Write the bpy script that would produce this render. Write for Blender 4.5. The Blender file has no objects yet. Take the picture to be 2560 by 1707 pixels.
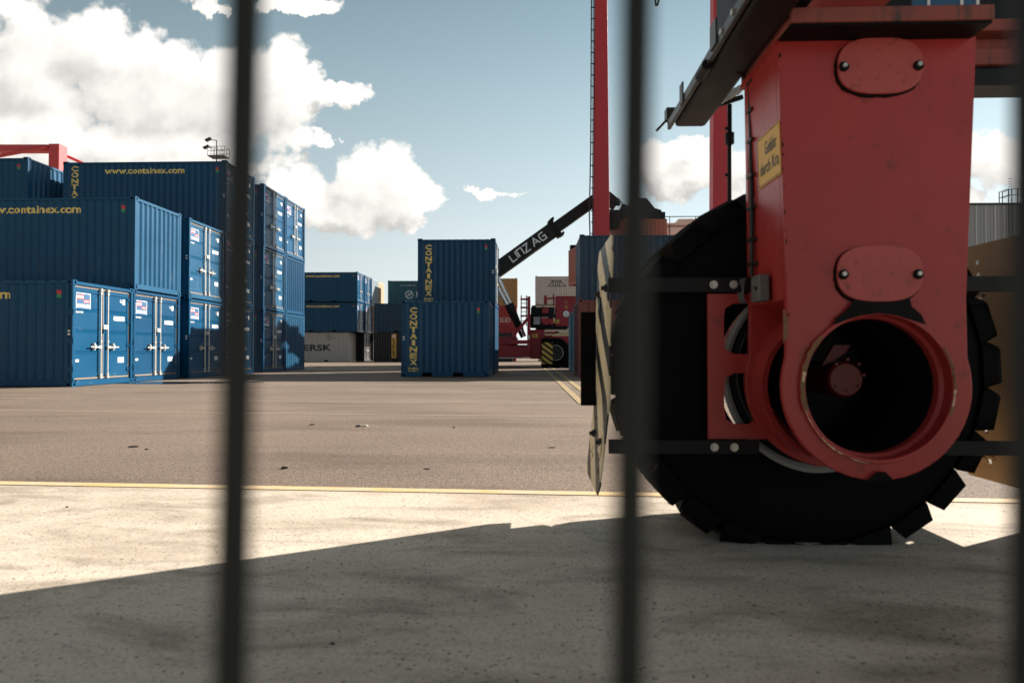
import bpy, bmesh, math, random
from mathutils import Vector, Matrix
random.seed(7)
scene = bpy.context.scene
C = scene.collection
PI = math.pi
# ------------------------------------------------------------------ camera
F, CX, CY, CAMZ = 1670.0, 1280.0, 853.5, 0.84
YAW = math.radians(1.886); PITCH = math.radians(0.91)
cs, sn = math.cos(YAW), math.sin(YAW)
cam_d = bpy.data.cameras.new('camera'); cam = bpy.data.objects.new('camera', cam_d); C.objects.link(cam)
cam.location = (0, 0, CAMZ); cam.rotation_euler = (PI/2 + PITCH, 0, YAW)
cam_d.sensor_width = 36.0; cam_d.lens = 36.0*F/2560.0
cam_d.clip_start = 0.02; cam_d.clip_end = 6000
cam_d.dof.use_dof = True; cam_d.dof.focus_distance = 8.5; cam_d.dof.aperture_fstop = 2.7
scene.camera = cam
# ------------------------------------------------------------------ sky
SUN = Vector((1.91, 1.14, 1.0)).normalized()
ELEV = math.asin(SUN.z); AZ = math.atan2(SUN.x, SUN.y)
world = bpy.data.worlds.new("World"); scene.world = world; world.use_nodes = True
world.cycles.sampling_method = 'MANUAL'; world.cycles.sample_map_resolution = 256
def build_world():
    nt = world.node_tree; nt.nodes.clear(); N = nt.nodes; L = nt.links
    def node(t, **k):
        n = N.new(t)
        for a, b in k.items(): setattr(n, a, b)
        return n
    def m(op, a, b=None, c=None, clamp=False):
        n = N.new('ShaderNodeMath'); n.operation = op; n.use_clamp = clamp
        for i, v in enumerate((a, b, c)):
            if v is None: continue
            if isinstance(v, (int, float)): n.inputs[i].default_value = v
            else: L.new(v, n.inputs[i])
        return n.outputs[0]
    sky = node('ShaderNodeTexSky'); sky.sky_type = 'NISHITA'; sky.sun_disc = False
    sky.sun_elevation = ELEV; sky.sun_rotation = AZ; sky.air_density = 1.0; sky.dust_density = 0.6; sky.ozone_density = 1.0
    hs = node('ShaderNodeHueSaturation'); hs.inputs['Saturation'].default_value = 0.62
    hs.inputs['Hue'].default_value = 0.475
    L.new(sky.outputs[0], hs.inputs['Color'])
    tc = node('ShaderNodeTexCoord'); sep = node('ShaderNodeSeparateXYZ'); L.new(tc.outputs['Generated'], sep.inputs[0])
    X, Y, Z = sep.outputs
    fw = m('ADD', m('MULTIPLY', X, -sn), m('MULTIPLY', Y, cs))
    rt = m('ADD', m('MULTIPLY', X, cs), m('MULTIPLY', Y, sn))
    fws = m('MAXIMUM', fw, 0.08)
    U = m('DIVIDE', rt, fws); V = m('DIVIDE', Z, fws)
    front = m('SMOOTH_MIN', m('MULTIPLY', m('SUBTRACT', fw, 0.08), 20), 1.0, 0.1)
    blobs = [(60,120,190,150),(205,105,120,105),(330,190,200,125),(450,215,170,120),(560,230,160,120),(640,215,110,115),(70,330,230,95),(230,335,260,55),
             (450,330,190,45),(800,212,66,26),(760,190,40,20),(735,314,32,24),(865,430,118,88),(930,470,70,50),(790,490,110,40),(700,450,110,62),(625,430,60,44),
             (1132,438,74,10),(478,12,34,34),(690,2,95,20),(1540,388,75,60),(1600,350,70,35),(1690,392,80,66),(1790,350,60,50),(2310,385,100,70),(2200,440,90,30),(30,20,40,30),(420,-60,160,50),(80,345,260,50),(380,372,260,36),(1620,405,90,40),(480,400,130,30),
            (-560,60,420,230),(-1700,-100,800,420),(-3200,-500,1100,700),(2700,-300,500,200),(900,-700,600,200)]
    # density group
    g = bpy.data.node_groups.new('cloud_density', 'ShaderNodeTree')
    g.interface.new_socket('U', in_out='INPUT', socket_type='NodeSocketFloat')
    g.interface.new_socket('V', in_out='INPUT', socket_type='NodeSocketFloat')
    g.interface.new_socket('D', in_out='OUTPUT', socket_type='NodeSocketFloat'); g.interface.new_socket('B', in_out='OUTPUT', socket_type='NodeSocketFloat')
    gn, gl = g.nodes, g.links
    gi = gn.new('NodeGroupInput'); go = gn.new('NodeGroupOutput')
    def gm(op, a, b=None, c=None):
        n = gn.new('ShaderNodeMath'); n.operation = op
        for i, v in enumerate((a, b, c)):
            if v is None: continue
            if isinstance(v, (int, float)): n.inputs[i].default_value = v
            else: gl.new(v, n.inputs[i])
        return n.outputs[0]
    gu, gv = gi.outputs[0], gi.outputs[1]
    comb = gn.new('ShaderNodeCombineXYZ'); gl.new(gu, comb.inputs[0]); gl.new(gv, comb.inputs[1])
    # warp for ragged cauliflower outline
    wn = gn.new('ShaderNodeTexNoise'); wn.noise_dimensions = '2D'; wn.inputs['Scale'].default_value = 11.0; wn.inputs['Detail'].default_value = 5; wn.inputs['Roughness'].default_value = 0.65
    gl.new(comb.outputs[0], wn.inputs['Vector']); wsep = gn.new('ShaderNodeSeparateColor'); gl.new(wn.outputs['Color'], wsep.inputs[0])
    gu = gm('MULTIPLY_ADD', gm('SUBTRACT', wsep.outputs[0], 0.5), 0.13, gu); gv = gm('MULTIPLY_ADD', gm('SUBTRACT', wsep.outputs[1], 0.5), 0.055, gv)
    nz = gn.new('ShaderNodeTexNoise'); nz.noise_dimensions = '2D'; nz.inputs['Scale'].default_value = 7.0; nz.inputs['Detail'].default_value = 7; nz.inputs['Roughness'].default_value = 0.60
    gl.new(comb.outputs[0], nz.inputs['Vector'])
    vo = gn.new('ShaderNodeTexVoronoi'); vo.voronoi_dimensions = '2D'; vo.feature = 'F1'; vo.inputs['Scale'].default_value = 15.0; vo.inputs['Detail'].default_value = 2.0; vo.inputs['Roughness'].default_value = .5
    gl.new(comb.outputs[0], vo.inputs['Vector'])
    acc = None
    for (bx, by, rx, ry) in blobs:
        px, py = bx*1.0884, by*1.0884
        cu = (px - CX)/F; cv = (CY - py)/F + math.tan(PITCH)
        ru, rv = rx*1.0884/F*1.12, ry*1.0884/F*1.15
        a = gm('MULTIPLY', gm('SUBTRACT', gu, cu), 1/ru); b = gm('MULTIPLY', gm('SUBTRACT', gv, cv), 1/rv)
        e = gm('SUBTRACT', 1.0, gm('ADD', gm('MULTIPLY', a, a), gm('MULTIPLY', b, b)))
        acc = e if acc is None else gm('SMOOTH_MAX', acc, e, 0.22)
    base = gm('MAXIMUM', acc, -1.5)
    dens = gm('ADD', gm('MULTIPLY_ADD', base, 1.25, 0.28), gm('MULTIPLY', gm('SUBTRACT', nz.outputs[0], 0.5), 2.3))
    dens = gm('ADD', dens, gm('MULTIPLY', gm('SUBTRACT', 0.36, vo.outputs[0]), 1.0))
    gl.new(dens, go.inputs[0]); gl.new(base, go.inputs[1])
    def dn(u, v):
        n = N.new('ShaderNodeGroup'); n.node_tree = g
        L.new(u, n.inputs[0]); L.new(v, n.inputs[1]); return n.outputs
    D0 = dn(U, V)
    D1 = dn(m('ADD', U, 0.022), m('ADD', V, 0.028))
    D0, B0 = D0[0], D0[1]; D1, B1 = D1[0], D1[1]
    mr = node('ShaderNodeMapRange'); mr.interpolation_type = 'SMOOTHSTEP'
    L.new(D0, mr.inputs[0]); mr.inputs[1].default_value = -0.10; mr.inputs[2].default_value = 0.46
    alpha = m('MULTIPLY', mr.outputs[0], front, clamp=True)
    # shading: bright where the density falls off toward the sun
    sh = m('ADD', m('MULTIPLY', m('SUBTRACT', D0, D1), 0.17), m('MULTIPLY', m('SUBTRACT', B0, B1), 0.30))
    thick = m('MULTIPLY', m('MAXIMUM', B1, 0.0), -0.16)
    lit = m('ADD', m('ADD', sh, thick), 0.88)
    lit = m('MINIMUM', m('MAXIMUM', lit, 0.40), 1.08)
    cr = node('ShaderNodeValToRGB'); cr.color_ramp.elements[0].position = 0.40; cr.color_ramp.elements[0].color = (0.56, 0.55, 0.525, 1)
    cr.color_ramp.elements[1].position = 0.96; cr.color_ramp.elements[1].color = (1.0, 0.965, 0.91, 1)
    e = cr.color_ramp.elements.new(0.72); e.color = (0.83, 0.805, 0.765, 1)
    L.new(lit, cr.inputs[0])
    cm = node('ShaderNodeMix'); cm.data_type = 'RGBA'; cm.blend_type = 'MULTIPLY'; cm.inputs[0].default_value = 1.0
    L.new(cr.outputs[0], cm.inputs[6]); cm.inputs[7].default_value = (CLOUD, CLOUD, CLOUD, 1)
    # soft whitening of the low air
    low = m('POWER', m('SUBTRACT', 1.0, m('MINIMUM', m('MULTIPLY', m('MAXIMUM', Z, 0.0), 2.6), 1.0)), 2.0)
    mh = node('ShaderNodeMix'); mh.data_type = 'RGBA'
    er = node('ShaderNodeValToRGB'); el = er.color_ramp.elements; er.color_ramp.interpolation = 'B_SPLINE'
    stops = [(0.0, (0.80,0.86,0.85)), (0.10, (0.78,0.85,0.86)), (0.22, (0.60,0.72,0.76)), (0.38, (0.35,0.495,0.565)), (0.52, (0.21,0.325,0.39)), (0.75, (0.195,0.176,0.150))]
    while len(el) < len(stops): el.new(0.5)
    for e_, (p_, c_) in zip(el, stops): e_.position = p_; e_.color = (*c_, 1)
    L.new(Z, er.inputs[0])
    az = m('ADD', m('MULTIPLY', X, math.sin(AZ)), m('MULTIPLY', Y, math.cos(AZ)))
    gain = m('MULTIPLY', m('MAXIMUM', m('ADD', m('MULTIPLY', az, 0.68), 0.74), 0.40), 1/0.106)
    vg = node('ShaderNodeVectorMath'); vg.operation = 'SCALE'; L.new(er.outputs[0], vg.inputs[0]); L.new(gain, vg.inputs['Scale'])
    vm = node('ShaderNodeVectorMath'); vm.operation = 'MINIMUM'; L.new(hs.outputs[0], vm.inputs[0]); vm.inputs[1].default_value = (8, 8, 8)
    mh.inputs[0].default_value = 0.88; L.new(vm.outputs[0], mh.inputs[6]); L.new(vg.outputs[0], mh.inputs[7])
    mx = node('ShaderNodeMix'); mx.data_type = 'RGBA'
    L.new(alpha, mx.inputs[0]); L.new(mh.outputs[2], mx.inputs[6]); L.new(cm.outputs[2], mx.inputs[7])
    bg = node('ShaderNodeBackground'); bg.inputs[1].default_value = SKYS
    L.new(mx.outputs[2], bg.inputs[0])
    out = node('ShaderNodeOutputWorld'); L.new(bg.outputs[0], out.inputs[0])
SKYS = 0.05; CLOUD = 9.9; HORI = 7.0
build_world()
sd = bpy.data.lights.new('sun', 'SUN'); sd.energy = 5.0; sd.angle = math.radians(0.5); sd.color = (1.0, 0.92, 0.82)
so = bpy.data.objects.new('sun', sd); C.objects.link(so); so.location = (20, 12, 40)
so.rotation_euler = SUN.to_track_quat('Z', 'Y').to_euler()
scene.view_settings.view_transform = 'Standard'; scene.view_settings.look = 'None'
scene.view_settings.exposure = 1.2; scene.view_settings.gamma = 1.0
scene.cycles.max_bounces = 6; scene.cycles.use_denoising = True
# ------------------------------------------------------------------ helpers
def W(px, py, d):
    """world point seen at source pixel (px, py) at forward depth d"""
    u = (px - CX)/F; v = (CY - py)/F
    fwd = math.cos(PITCH) - v*math.sin(PITCH); up = math.sin(PITCH) + v*math.cos(PITCH)
    r = u*d/fwd; z = CAMZ + up*d/fwd
    return Vector((r*cs - d*sn, r*sn + d*cs, z))
def G(px, py, z=0.0):
    """ground point seen at source pixel"""
    u = (px - CX)/F; v = (CY - py)/F
    fwd = math.cos(PITCH) - v*math.sin(PITCH); up = math.sin(PITCH) + v*math.cos(PITCH)
    d = (z - CAMZ)/up*fwd
    return W(px, py, d)
def mat(name, col, rough=0.6, metal=0.0, var=0.0, vscale=3.0, dirt=None, dirt_amt=0.0, dirt_scale=4.0, bump=0.0, bscale=60.0, spec=0.5, streak=False, coat=0.0):
    m = bpy.data.materials.new(name); m.use_nodes = True; nt = m.node_tree; b = nt.nodes['Principled BSDF']
    b.inputs['Roughness'].default_value = rough; b.inputs['Metallic'].default_value = metal
    b.inputs['Specular IOR Level'].default_value = spec
    b.inputs['Coat Weight'].default_value = coat
    b.inputs['Base Color'].default_value = (*col, 1)
    tc = nt.nodes.new('ShaderNodeTexCoord'); mp = nt.nodes.new('ShaderNodeMapping'); nt.links.new(tc.outputs['Object'], mp.inputs[0])
    src = None
    if var:
        n = nt.nodes.new('ShaderNodeTexNoise'); n.inputs['Scale'].default_value = vscale; n.inputs['Detail'].default_value = 6; nt.links.new(mp.outputs[0], n.inputs['Vector'])
        mx = nt.nodes.new('ShaderNodeMix'); mx.data_type = 'RGBA'; nt.links.new(n.outputs[0], mx.inputs[0])
        mx.inputs[6].default_value = (*[c*(1-var) for c in col], 1); mx.inputs[7].default_value = (*[min(1, c*(1+var)) for c in col], 1)
        src = mx.outputs[2]
        rr = nt.nodes.new('ShaderNodeMapRange'); nt.links.new(n.outputs[0], rr.inputs[0]); rr.inputs[3].default_value = rough*0.8; rr.inputs[4].default_value = min(1, rough*1.25)
        nt.links.new(rr.outputs[0], b.inputs['Roughness'])
    if dirt:
        n = nt.nodes.new('ShaderNodeTexNoise'); n.inputs['Scale'].default_value = dirt_scale; n.inputs['Detail'].default_value = 10; n.inputs['Roughness'].default_value = 0.7
        if streak:
            mp2 = nt.nodes.new('ShaderNodeMapping'); mp2.inputs['Scale'].default_value = (3, 3, 0.35); nt.links.new(tc.outputs['Object'], mp2.inputs[0]); nt.links.new(mp2.outputs[0], n.inputs['Vector'])
        else: nt.links.new(mp.outputs[0], n.inputs['Vector'])
        r = nt.nodes.new('ShaderNodeMapRange'); nt.links.new(n.outputs[0], r.inputs[0]); r.inputs[1].default_value = 0.62 - dirt_amt*0.2; r.inputs[2].default_value = 0.70; r.inputs[4].default_value = min(1.0, 0.5+dirt_amt)
        mx = nt.nodes.new('ShaderNodeMix'); mx.data_type = 'RGBA'; nt.links.new(r.outputs[0], mx.inputs[0])
        if src: nt.links.new(src, mx.inputs[6])
        else: mx.inputs[6].default_value = (*col, 1)
        mx.inputs[7].default_value = (*dirt, 1); src = mx.outputs[2]
    if src: nt.links.new(src, b.inputs['Base Color'])
    if bump:
        n = nt.nodes.new('ShaderNodeTexNoise'); n.inputs['Scale'].default_value = bscale; n.inputs['Detail'].default_value = 4; nt.links.new(mp.outputs[0], n.inputs['Vector'])
        bp = nt.nodes.new('ShaderNodeBump'); bp.inputs['Strength'].default_value = bump; bp.inputs['Distance'].default_value = 0.01
        nt.links.new(n.outputs[0], bp.inputs['Height']); nt.links.new(bp.outputs[0], b.inputs['Normal'])
    return m
class MB:
    def __init__(s): s.v = []; s.f = []; s.mi = []; s.cur = 0
    def face(s, pts, mi=None):
        n = len(s.v); s.v += [tuple(p) for p in pts]; s.f.append(tuple(range(n, n+len(pts)))); s.mi.append(s.cur if mi is None else mi)
    def box(s, x0, x1, y0, y1, z0, z1, M=None):
        p = [(x0,y0,z0),(x1,y0,z0),(x1,y1,z0),(x0,y1,z0),(x0,y0,z1),(x1,y0,z1),(x1,y1,z1),(x0,y1,z1)]
        s.hexa(p, M)
    def hexa(s, p, M=None):
        if M is not None: p = [M @ Vector(q) for q in p]
        n = len(s.v); s.v += [tuple(q) for q in p]
        for f in ((0,3,2,1),(4,5,6,7),(0,1,5,4),(1,2,6,5),(2,3,7,6),(3,0,4,7)):
            s.f.append(tuple(n+i for i in f)); s.mi.append(s.cur)
    def bar(s, p0, p1, w, h, up=(0,0,1)):
        p0, p1 = Vector(p0), Vector(p1); d = (p1-p0).normalized(); u = Vector(up)
        a = d.cross(u)
        if a.length < 1e-4: a = d.cross(Vector((1,0,0)))
        a.normalize(); b = a.cross(d).normalized(); a *= w/2; b *= h/2
        s.hexa([p0-a-b, p0+a-b, p1+a-b, p1-a-b, p0-a+b, p0+a+b, p1+a+b, p1-a+b])
    def cyl(s, p0, p1, r0, r1=None, n=16, caps=True):
        r1 = r0 if r1 is None else r1
        p0, p1 = Vector(p0), Vector(p1); d = (p1-p0).normalized()
        a = d.cross(Vector((0,0,1)))
        if a.length < 1e-3: a = d.cross(Vector((1,0,0)))
        a.normalize(); b = d.cross(a)
        k = len(s.v)
        for i in range(n):
            t = 2*PI*i/n; q = a*math.cos(t)+b*math.sin(t)
            s.v.append(tuple(p0+q*r0)); s.v.append(tuple(p1+q*r1))
        for i in range(n):
            j = (i+1) % n; s.f.append((k+2*i, k+2*i+1, k+2*j+1, k+2*j)); s.mi.append(s.cur)
        if caps:
            s.f.append(tuple(k+2*i for i in range(n))); s.mi.append(s.cur)
            s.f.append(tuple(k+2*(n-1-i)+1 for i in range(n))); s.mi.append(s.cur)
    def tube(s, pts, r, n=8):
        for a, b in zip(pts[:-1], pts[1:]): s.cyl(a, b, r, n=n)
    def lathe(s, prof, c, n=48, axis='Y', close=False):
        """prof = [(radius, along)]"""
        k = len(s.v); m = len(prof)
        for i in range(n):
            t = 2*PI*i/n
            for r, y in prof: s.v.append((c[0]+r*math.cos(t), c[1]+y, c[2]+r*math.sin(t)))
        for i in range(n):
            j = (i+1) % n
            for q in range(m-1 if not close else m):
                q2 = (q+1) % m
                s.f.append((k+i*m+q, k+i*m+q2, k+j*m+q2, k+j*m+q)); s.mi.append(s.cur)
    def prism(s, poly, fn0, fn1):
        """poly 2D list; fn0/fn1 map 2D -> 3D for the two caps"""
        k = len(s.v); n = len(poly)
        s.v += [tuple(fn0(*p)) for p in poly] + [tuple(fn1(*p)) for p in poly]
        s.f.append(tuple(range(k, k+n))); s.mi.append(s.cur); s.f.append(tuple(range(k+2*n-1, k+n-1, -1))); s.mi.append(s.cur)
        for i in range(n):
            j = (i+1) % n; s.f.append((k+i, k+n+i, k+n+j, k+j)); s.mi.append(s.cur)
    def mesh(s, name, mats, smooth=False):
        me = bpy.data.meshes.new(name); me.from_pydata(s.v, [], s.f)
        for x in (mats if isinstance(mats, (list, tuple)) else [mats]): me.materials.append(x)
        me.polygons.foreach_set('material_index', s.mi)
        bm = bmesh.new(); bm.from_mesh(me); bmesh.ops.remove_doubles(bm, verts=bm.verts, dist=1e-5); bmesh.ops.recalc_face_normals(bm, faces=bm.faces); bm.to_mesh(me); bm.free()
        if smooth:
            me.polygons.foreach_set('use_smooth', [True]*len(me.polygons))
            me.set_sharp_from_angle(angle=math.radians(38))
        me.update(); return me
    def build(s, name, mats, parent=None, smooth=False, label=None):
        return link(name, s.mesh(name, mats, smooth), parent, label)
def link(name, me, parent=None, label=None):
    o = bpy.data.objects.new(name, me); C.objects.link(o)
    if parent: o.parent = parent
    if label: o['label'] = label
    return o
def tag(o, label, cat=None, group=None, kind=None):
    if label: o['label'] = label
    if cat: o['category'] = cat
    if group: o['group'] = group
    if kind: o['kind'] = kind
    return o
def thing(name, label, cat, loc=(0,0,0), rz=0.0, group=None):
    o = bpy.data.objects.new(name, None); C.objects.link(o); o.empty_display_size = 0.3
    o.location = loc; o.rotation_euler = (0, 0, rz)
    return tag(o, label, cat, group)
def bevel(o, w=0.006, seg=2):
    m = o.modifiers.new('bevel', 'BEVEL'); m.width = w; m.segments = seg; m.limit_method = 'ANGLE'; m.angle_limit = math.radians(40); return o
_tc = {}
def text2d(s, size=1.0, bold=0.0, xs=1.0):
    """list of (tris) in 2D, left-aligned, baseline 0; returns bmesh-friendly mesh + width"""
    key = (s, size, bold, xs)
    if key in _tc: return _tc[key]
    cu = bpy.data.curves.new('t', 'FONT'); cu.body = s; cu.size = size; cu.offset = bold; cu.resolution_u = 3
    o = bpy.data.objects.new('t', cu); C.objects.link(o)
    dg = bpy.context.evaluated_depsgraph_get(); me = bpy.data.meshes.new_from_object(o.evaluated_get(dg))
    vs = [(v.co.x*xs, v.co.y) for v in me.vertices]; fs = [tuple(p.vertices) for p in me.polygons]
    bpy.data.objects.remove(o); bpy.data.curves.remove(cu); bpy.data.meshes.remove(me)
    x0 = min(v[0] for v in vs); x1 = max(v[0] for v in vs)
    vs = [(v[0]-x0, v[1]) for v in vs]
    _tc[key] = (vs, fs, x1-x0); return _tc[key]
def fit_text(s, w, h, bold=0.03):
    """text scaled to cap/x height h (first letter box) and width w"""
    vs, fs, tw = text2d(s, 1.0, bold)
    y0 = min(v[1] for v in vs); y1 = max(v[1] for v in vs)
    return [((v[0])/tw*w, (v[1]-y0)/(y1-y0)*h) for v in vs], fs
def place_text(parts, fn, name, m, parent, cuts=None, label=None):
    """parts = [(verts2d, faces, du, dv)]; fn(u,v)->3D; cuts = u positions to split at"""
    bm = bmesh.new()
    for vs, fs, du, dv in parts:
        bv = [bm.verts.new((v[0]+du, v[1]+dv, 0)) for v in vs]
        for f in fs:
            try: bm.faces.new([bv[i] for i in f])
            except ValueError: pass
    if cuts:
        umin = min(v.co.x for v in bm.verts); umax = max(v.co.x for v in bm.verts)
        for c in cuts:
            if umin < c < umax:
                bmesh.ops.bisect_plane(bm, geom=bm.verts[:]+bm.edges[:]+bm.faces[:], plane_co=(c,0,0), plane_no=(1,0,0))
    for v in bm.verts: v.co = Vector(fn(v.co.x, v.co.y))
    me = bpy.data.meshes.new(name); bm.to_mesh(me); bm.free(); me.materials.append(m)
    return link(name, me, parent, label)
def strokes(lines, w):
    """thick polylines -> (verts, faces), mitred"""
    vs, fs = [], []
    for ln in lines:
        n = len(ln); off = []
        for i, p in enumerate(ln):
            p = Vector(p); a = (p-Vector(ln[i-1])).normalized() if i > 0 else None; b = (Vector(ln[i+1])-p).normalized() if i < n-1 else None
            if a is None: t = b; k = 1
            elif b is None: t = a; k = 1
            else: t = (a+b).normalized(); k = 1/max(0.4, t.dot(a))
            nrm = Vector((-t.y, t.x))*(w/2*k); off.append((p+nrm, p-nrm))
        k0 = len(vs)
        for a, b in off: vs += [tuple(a), tuple(b)]
        for i in range(n-1): fs.append((k0+2*i, k0+2*i+1, k0+2*i+3, k0+2*i+2))
    return vs, fs
# ------------------------------------------------------------------ materials
BLUE = (0.002, 0.062, 0.142)
M = {}
M['blue'] = mat('container_blue_paint', BLUE, 0.34, spec=0.3, var=0.14, vscale=1.3, dirt=(0.12,0.17,0.20), dirt_amt=0.05, dirt_scale=3.0, bump=0.04, bscale=25)
M['blueb'] = mat('container_blue_paint_faded', (0.004, 0.070, 0.150), 0.42, spec=0.3, var=0.2, vscale=0.9, dirt=(0.16,0.18,0.18), dirt_amt=0.10, dirt_scale=2.2, bump=0.05, bscale=18, streak=True)
M['bluec'] = mat('container_blue_paint_dark', (0.002, 0.053, 0.125), 0.36, spec=0.3, var=0.16, vscale=1.6, dirt=(0.10,0.07,0.05), dirt_amt=0.10, dirt_scale=5.0, bump=0.05, bscale=22, streak=True)
M['blue2'] = mat('container_blue_paint_dusty', (0.006,0.040,0.078), 0.5, var=0.15, vscale=1.3, dirt=(0.06,0.07,0.08), dirt_amt=0.1)
M['navy'] = mat('container_navy_paint', (0.006,0.040,0.080), 0.4, var=0.15, dirt=(0.05,0.06,0.07), dirt_amt=0.1)
M['teal'] = mat('container_teal_paint', (0.018,0.105,0.13), 0.5, var=0.15, dirt=(0.16,0.09,0.05), dirt_amt=0.1, streak=True)
M['lblue'] = mat('container_pale_blue_paint', (0.10,0.27,0.36), 0.5, var=0.12, dirt=(0.16,0.09,0.05), dirt_amt=0.15, streak=True)
M['white'] = mat('container_offwhite_paint', (0.50,0.46,0.42), 0.55, var=0.10, dirt=(0.20,0.09,0.04), dirt_amt=0.22, dirt_scale=5.0, streak=True)
M['beige'] = mat('container_beige_paint', (0.50,0.40,0.26), 0.55, var=0.12, dirt=(0.18,0.08,0.03), dirt_amt=0.22, dirt_scale=5.0, streak=True)
M['ochre'] = mat('container_ochre_paint', (0.42,0.24,0.09), 0.55, var=0.15, dirt=(0.10,0.05,0.03), dirt_amt=0.2, streak=True)
M['grey'] = mat('container_grey_paint', (0.25,0.31,0.36), 0.5, var=0.12, dirt=(0.16,0.10,0.06), dirt_amt=0.15, streak=True)
M['redc'] = mat('container_red_paint', (0.36,0.03,0.025), 0.5, var=0.15, dirt=(0.10,0.04,0.03), dirt_amt=0.15, streak=True)
M['orange'] = mat('container_orange_paint', (0.42,0.125,0.075), 0.5, var=0.15, dirt=(0.14,0.06,0.04), dirt_amt=0.15, streak=True)
M['brown'] = mat('container_brown_paint', (0.16,0.045,0.035), 0.55, var=0.2, dirt=(0.08,0.04,0.03), dirt_amt=0.2, streak=True)
M['black'] = mat('container_black_paint', (0.010,0.010,0.013), 0.5, var=0.2)
M['gasket'] = mat('door_gasket_rubber', (0.20,0.17,0.145), 0.7)
M['galv'] = mat('galvanised_rod', (0.62,0.60,0.55), 0.38, metal=0.35, var=0.15, vscale=12)
M['letter'] = mat('yellow_lettering', (0.95,0.70,0.19), 0.5, var=0.06)
M['wlet'] = mat('white_lettering', (0.80,0.80,0.78), 0.5)
M['klet'] = mat('black_lettering', (0.015,0.015,0.018), 0.5)
M['sred'] = mat('red_sticker', (0.62,0.04,0.05), 0.5)
M['sgreen'] = mat('green_sticker', (0.03,0.30,0.12), 0.5)
M['sblue'] = mat('sticker_blue', (0.02,0.10,0.22), 0.5)
M['hole'] = mat('casting_hole_dark', (0.004,0.004,0.005), 0.9, spec=0.1)
M['signy'] = mat('sign_orange_yellow', (0.80,0.46,0.09), 0.5, var=0.05, vscale=5)
M['cred'] = mat('crane_red_paint', (0.40,0.038,0.034), 0.32, var=0.24, vscale=3.5, dirt=(0.07,0.022,0.02), dirt_amt=0.2, dirt_scale=9.0, spec=0.4, bump=0.10, bscale=30)
M['credl'] = mat('crane_red_paint_faded', (0.47,0.075,0.066), 0.5, var=0.22, vscale=7, dirt=(0.08,0.02,0.02), dirt_amt=0.28, dirt_scale=26.0, bump=0.1, bscale=30)
M['credd'] = mat('crane_red_paint_grimy', (0.27,0.060,0.045), 0.6, var=0.3, vscale=9, dirt=(0.05,0.035,0.025), dirt_amt=0.5, dirt_scale=7.0, bump=0.1, bscale=30, streak=True)
M['boomk'] = mat('boom_black_paint', (0.014,0.013,0.012), 0.5, var=0.3, vscale=2, spec=0.3, dirt=(0.08,0.06,0.045), dirt_amt=0.1)
M['hubred'] = mat('hub_red_paint', (0.13,0.008,0.007), 0.5, var=0.4, vscale=12)
M['cred2'] = mat('gantry_red_paint', (0.50,0.035,0.045), 0.5, var=0.1, vscale=0.6)
M['rubber'] = mat('tyre_rubber', (0.0045,0.0045,0.005), 0.75, var=0.3, vscale=9, spec=0.10, bump=0.3, bscale=40)
M['blk'] = mat('black_steel', (0.007,0.007,0.008), 0.5, var=0.25, vscale=6, dirt=(0.05,0.035,0.025), dirt_amt=0.05, spec=0.25)
M['dsteel'] = mat('dark_steel', (0.035,0.035,0.036), 0.42, var=0.3, vscale=5, dirt=(0.09,0.06,0.04), dirt_amt=0.08)
M['rim'] = mat('rim_grey_paint', (0.30,0.30,0.28), 0.5, var=0.15)
M['bolt'] = mat('zinc_bolt', (0.55,0.52,0.47), 0.35, metal=0.6, var=0.2, vscale=60)
M['box'] = mat('grey_junction_box', (0.13,0.125,0.12), 0.5, var=0.25, vscale=30)
M['cable'] = mat('black_cable', (0.012,0.012,0.012), 0.5)
M['fence'] = mat('fence_green_grey_coating', (0.017,0.019,0.016), 0.6, spec=0.3)
M['glass'] = mat('dark_glass', (0.02,0.03,0.03), 0.1)
M['rust'] = mat('rusty_edge', (0.22,0.11,0.05), 0.75, var=0.5, vscale=40, dirt=(0.03,0.015,0.01), dirt_amt=0.4, dirt_scale=60)
M['steelw'] = mat('worn_bright_steel', (0.60,0.42,0.28), 0.45, metal=0.4, var=0.4, vscale=60)
M['chrome'] = mat('chrome_rod', (0.75,0.75,0.74), 0.18, metal=1.0)
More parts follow.
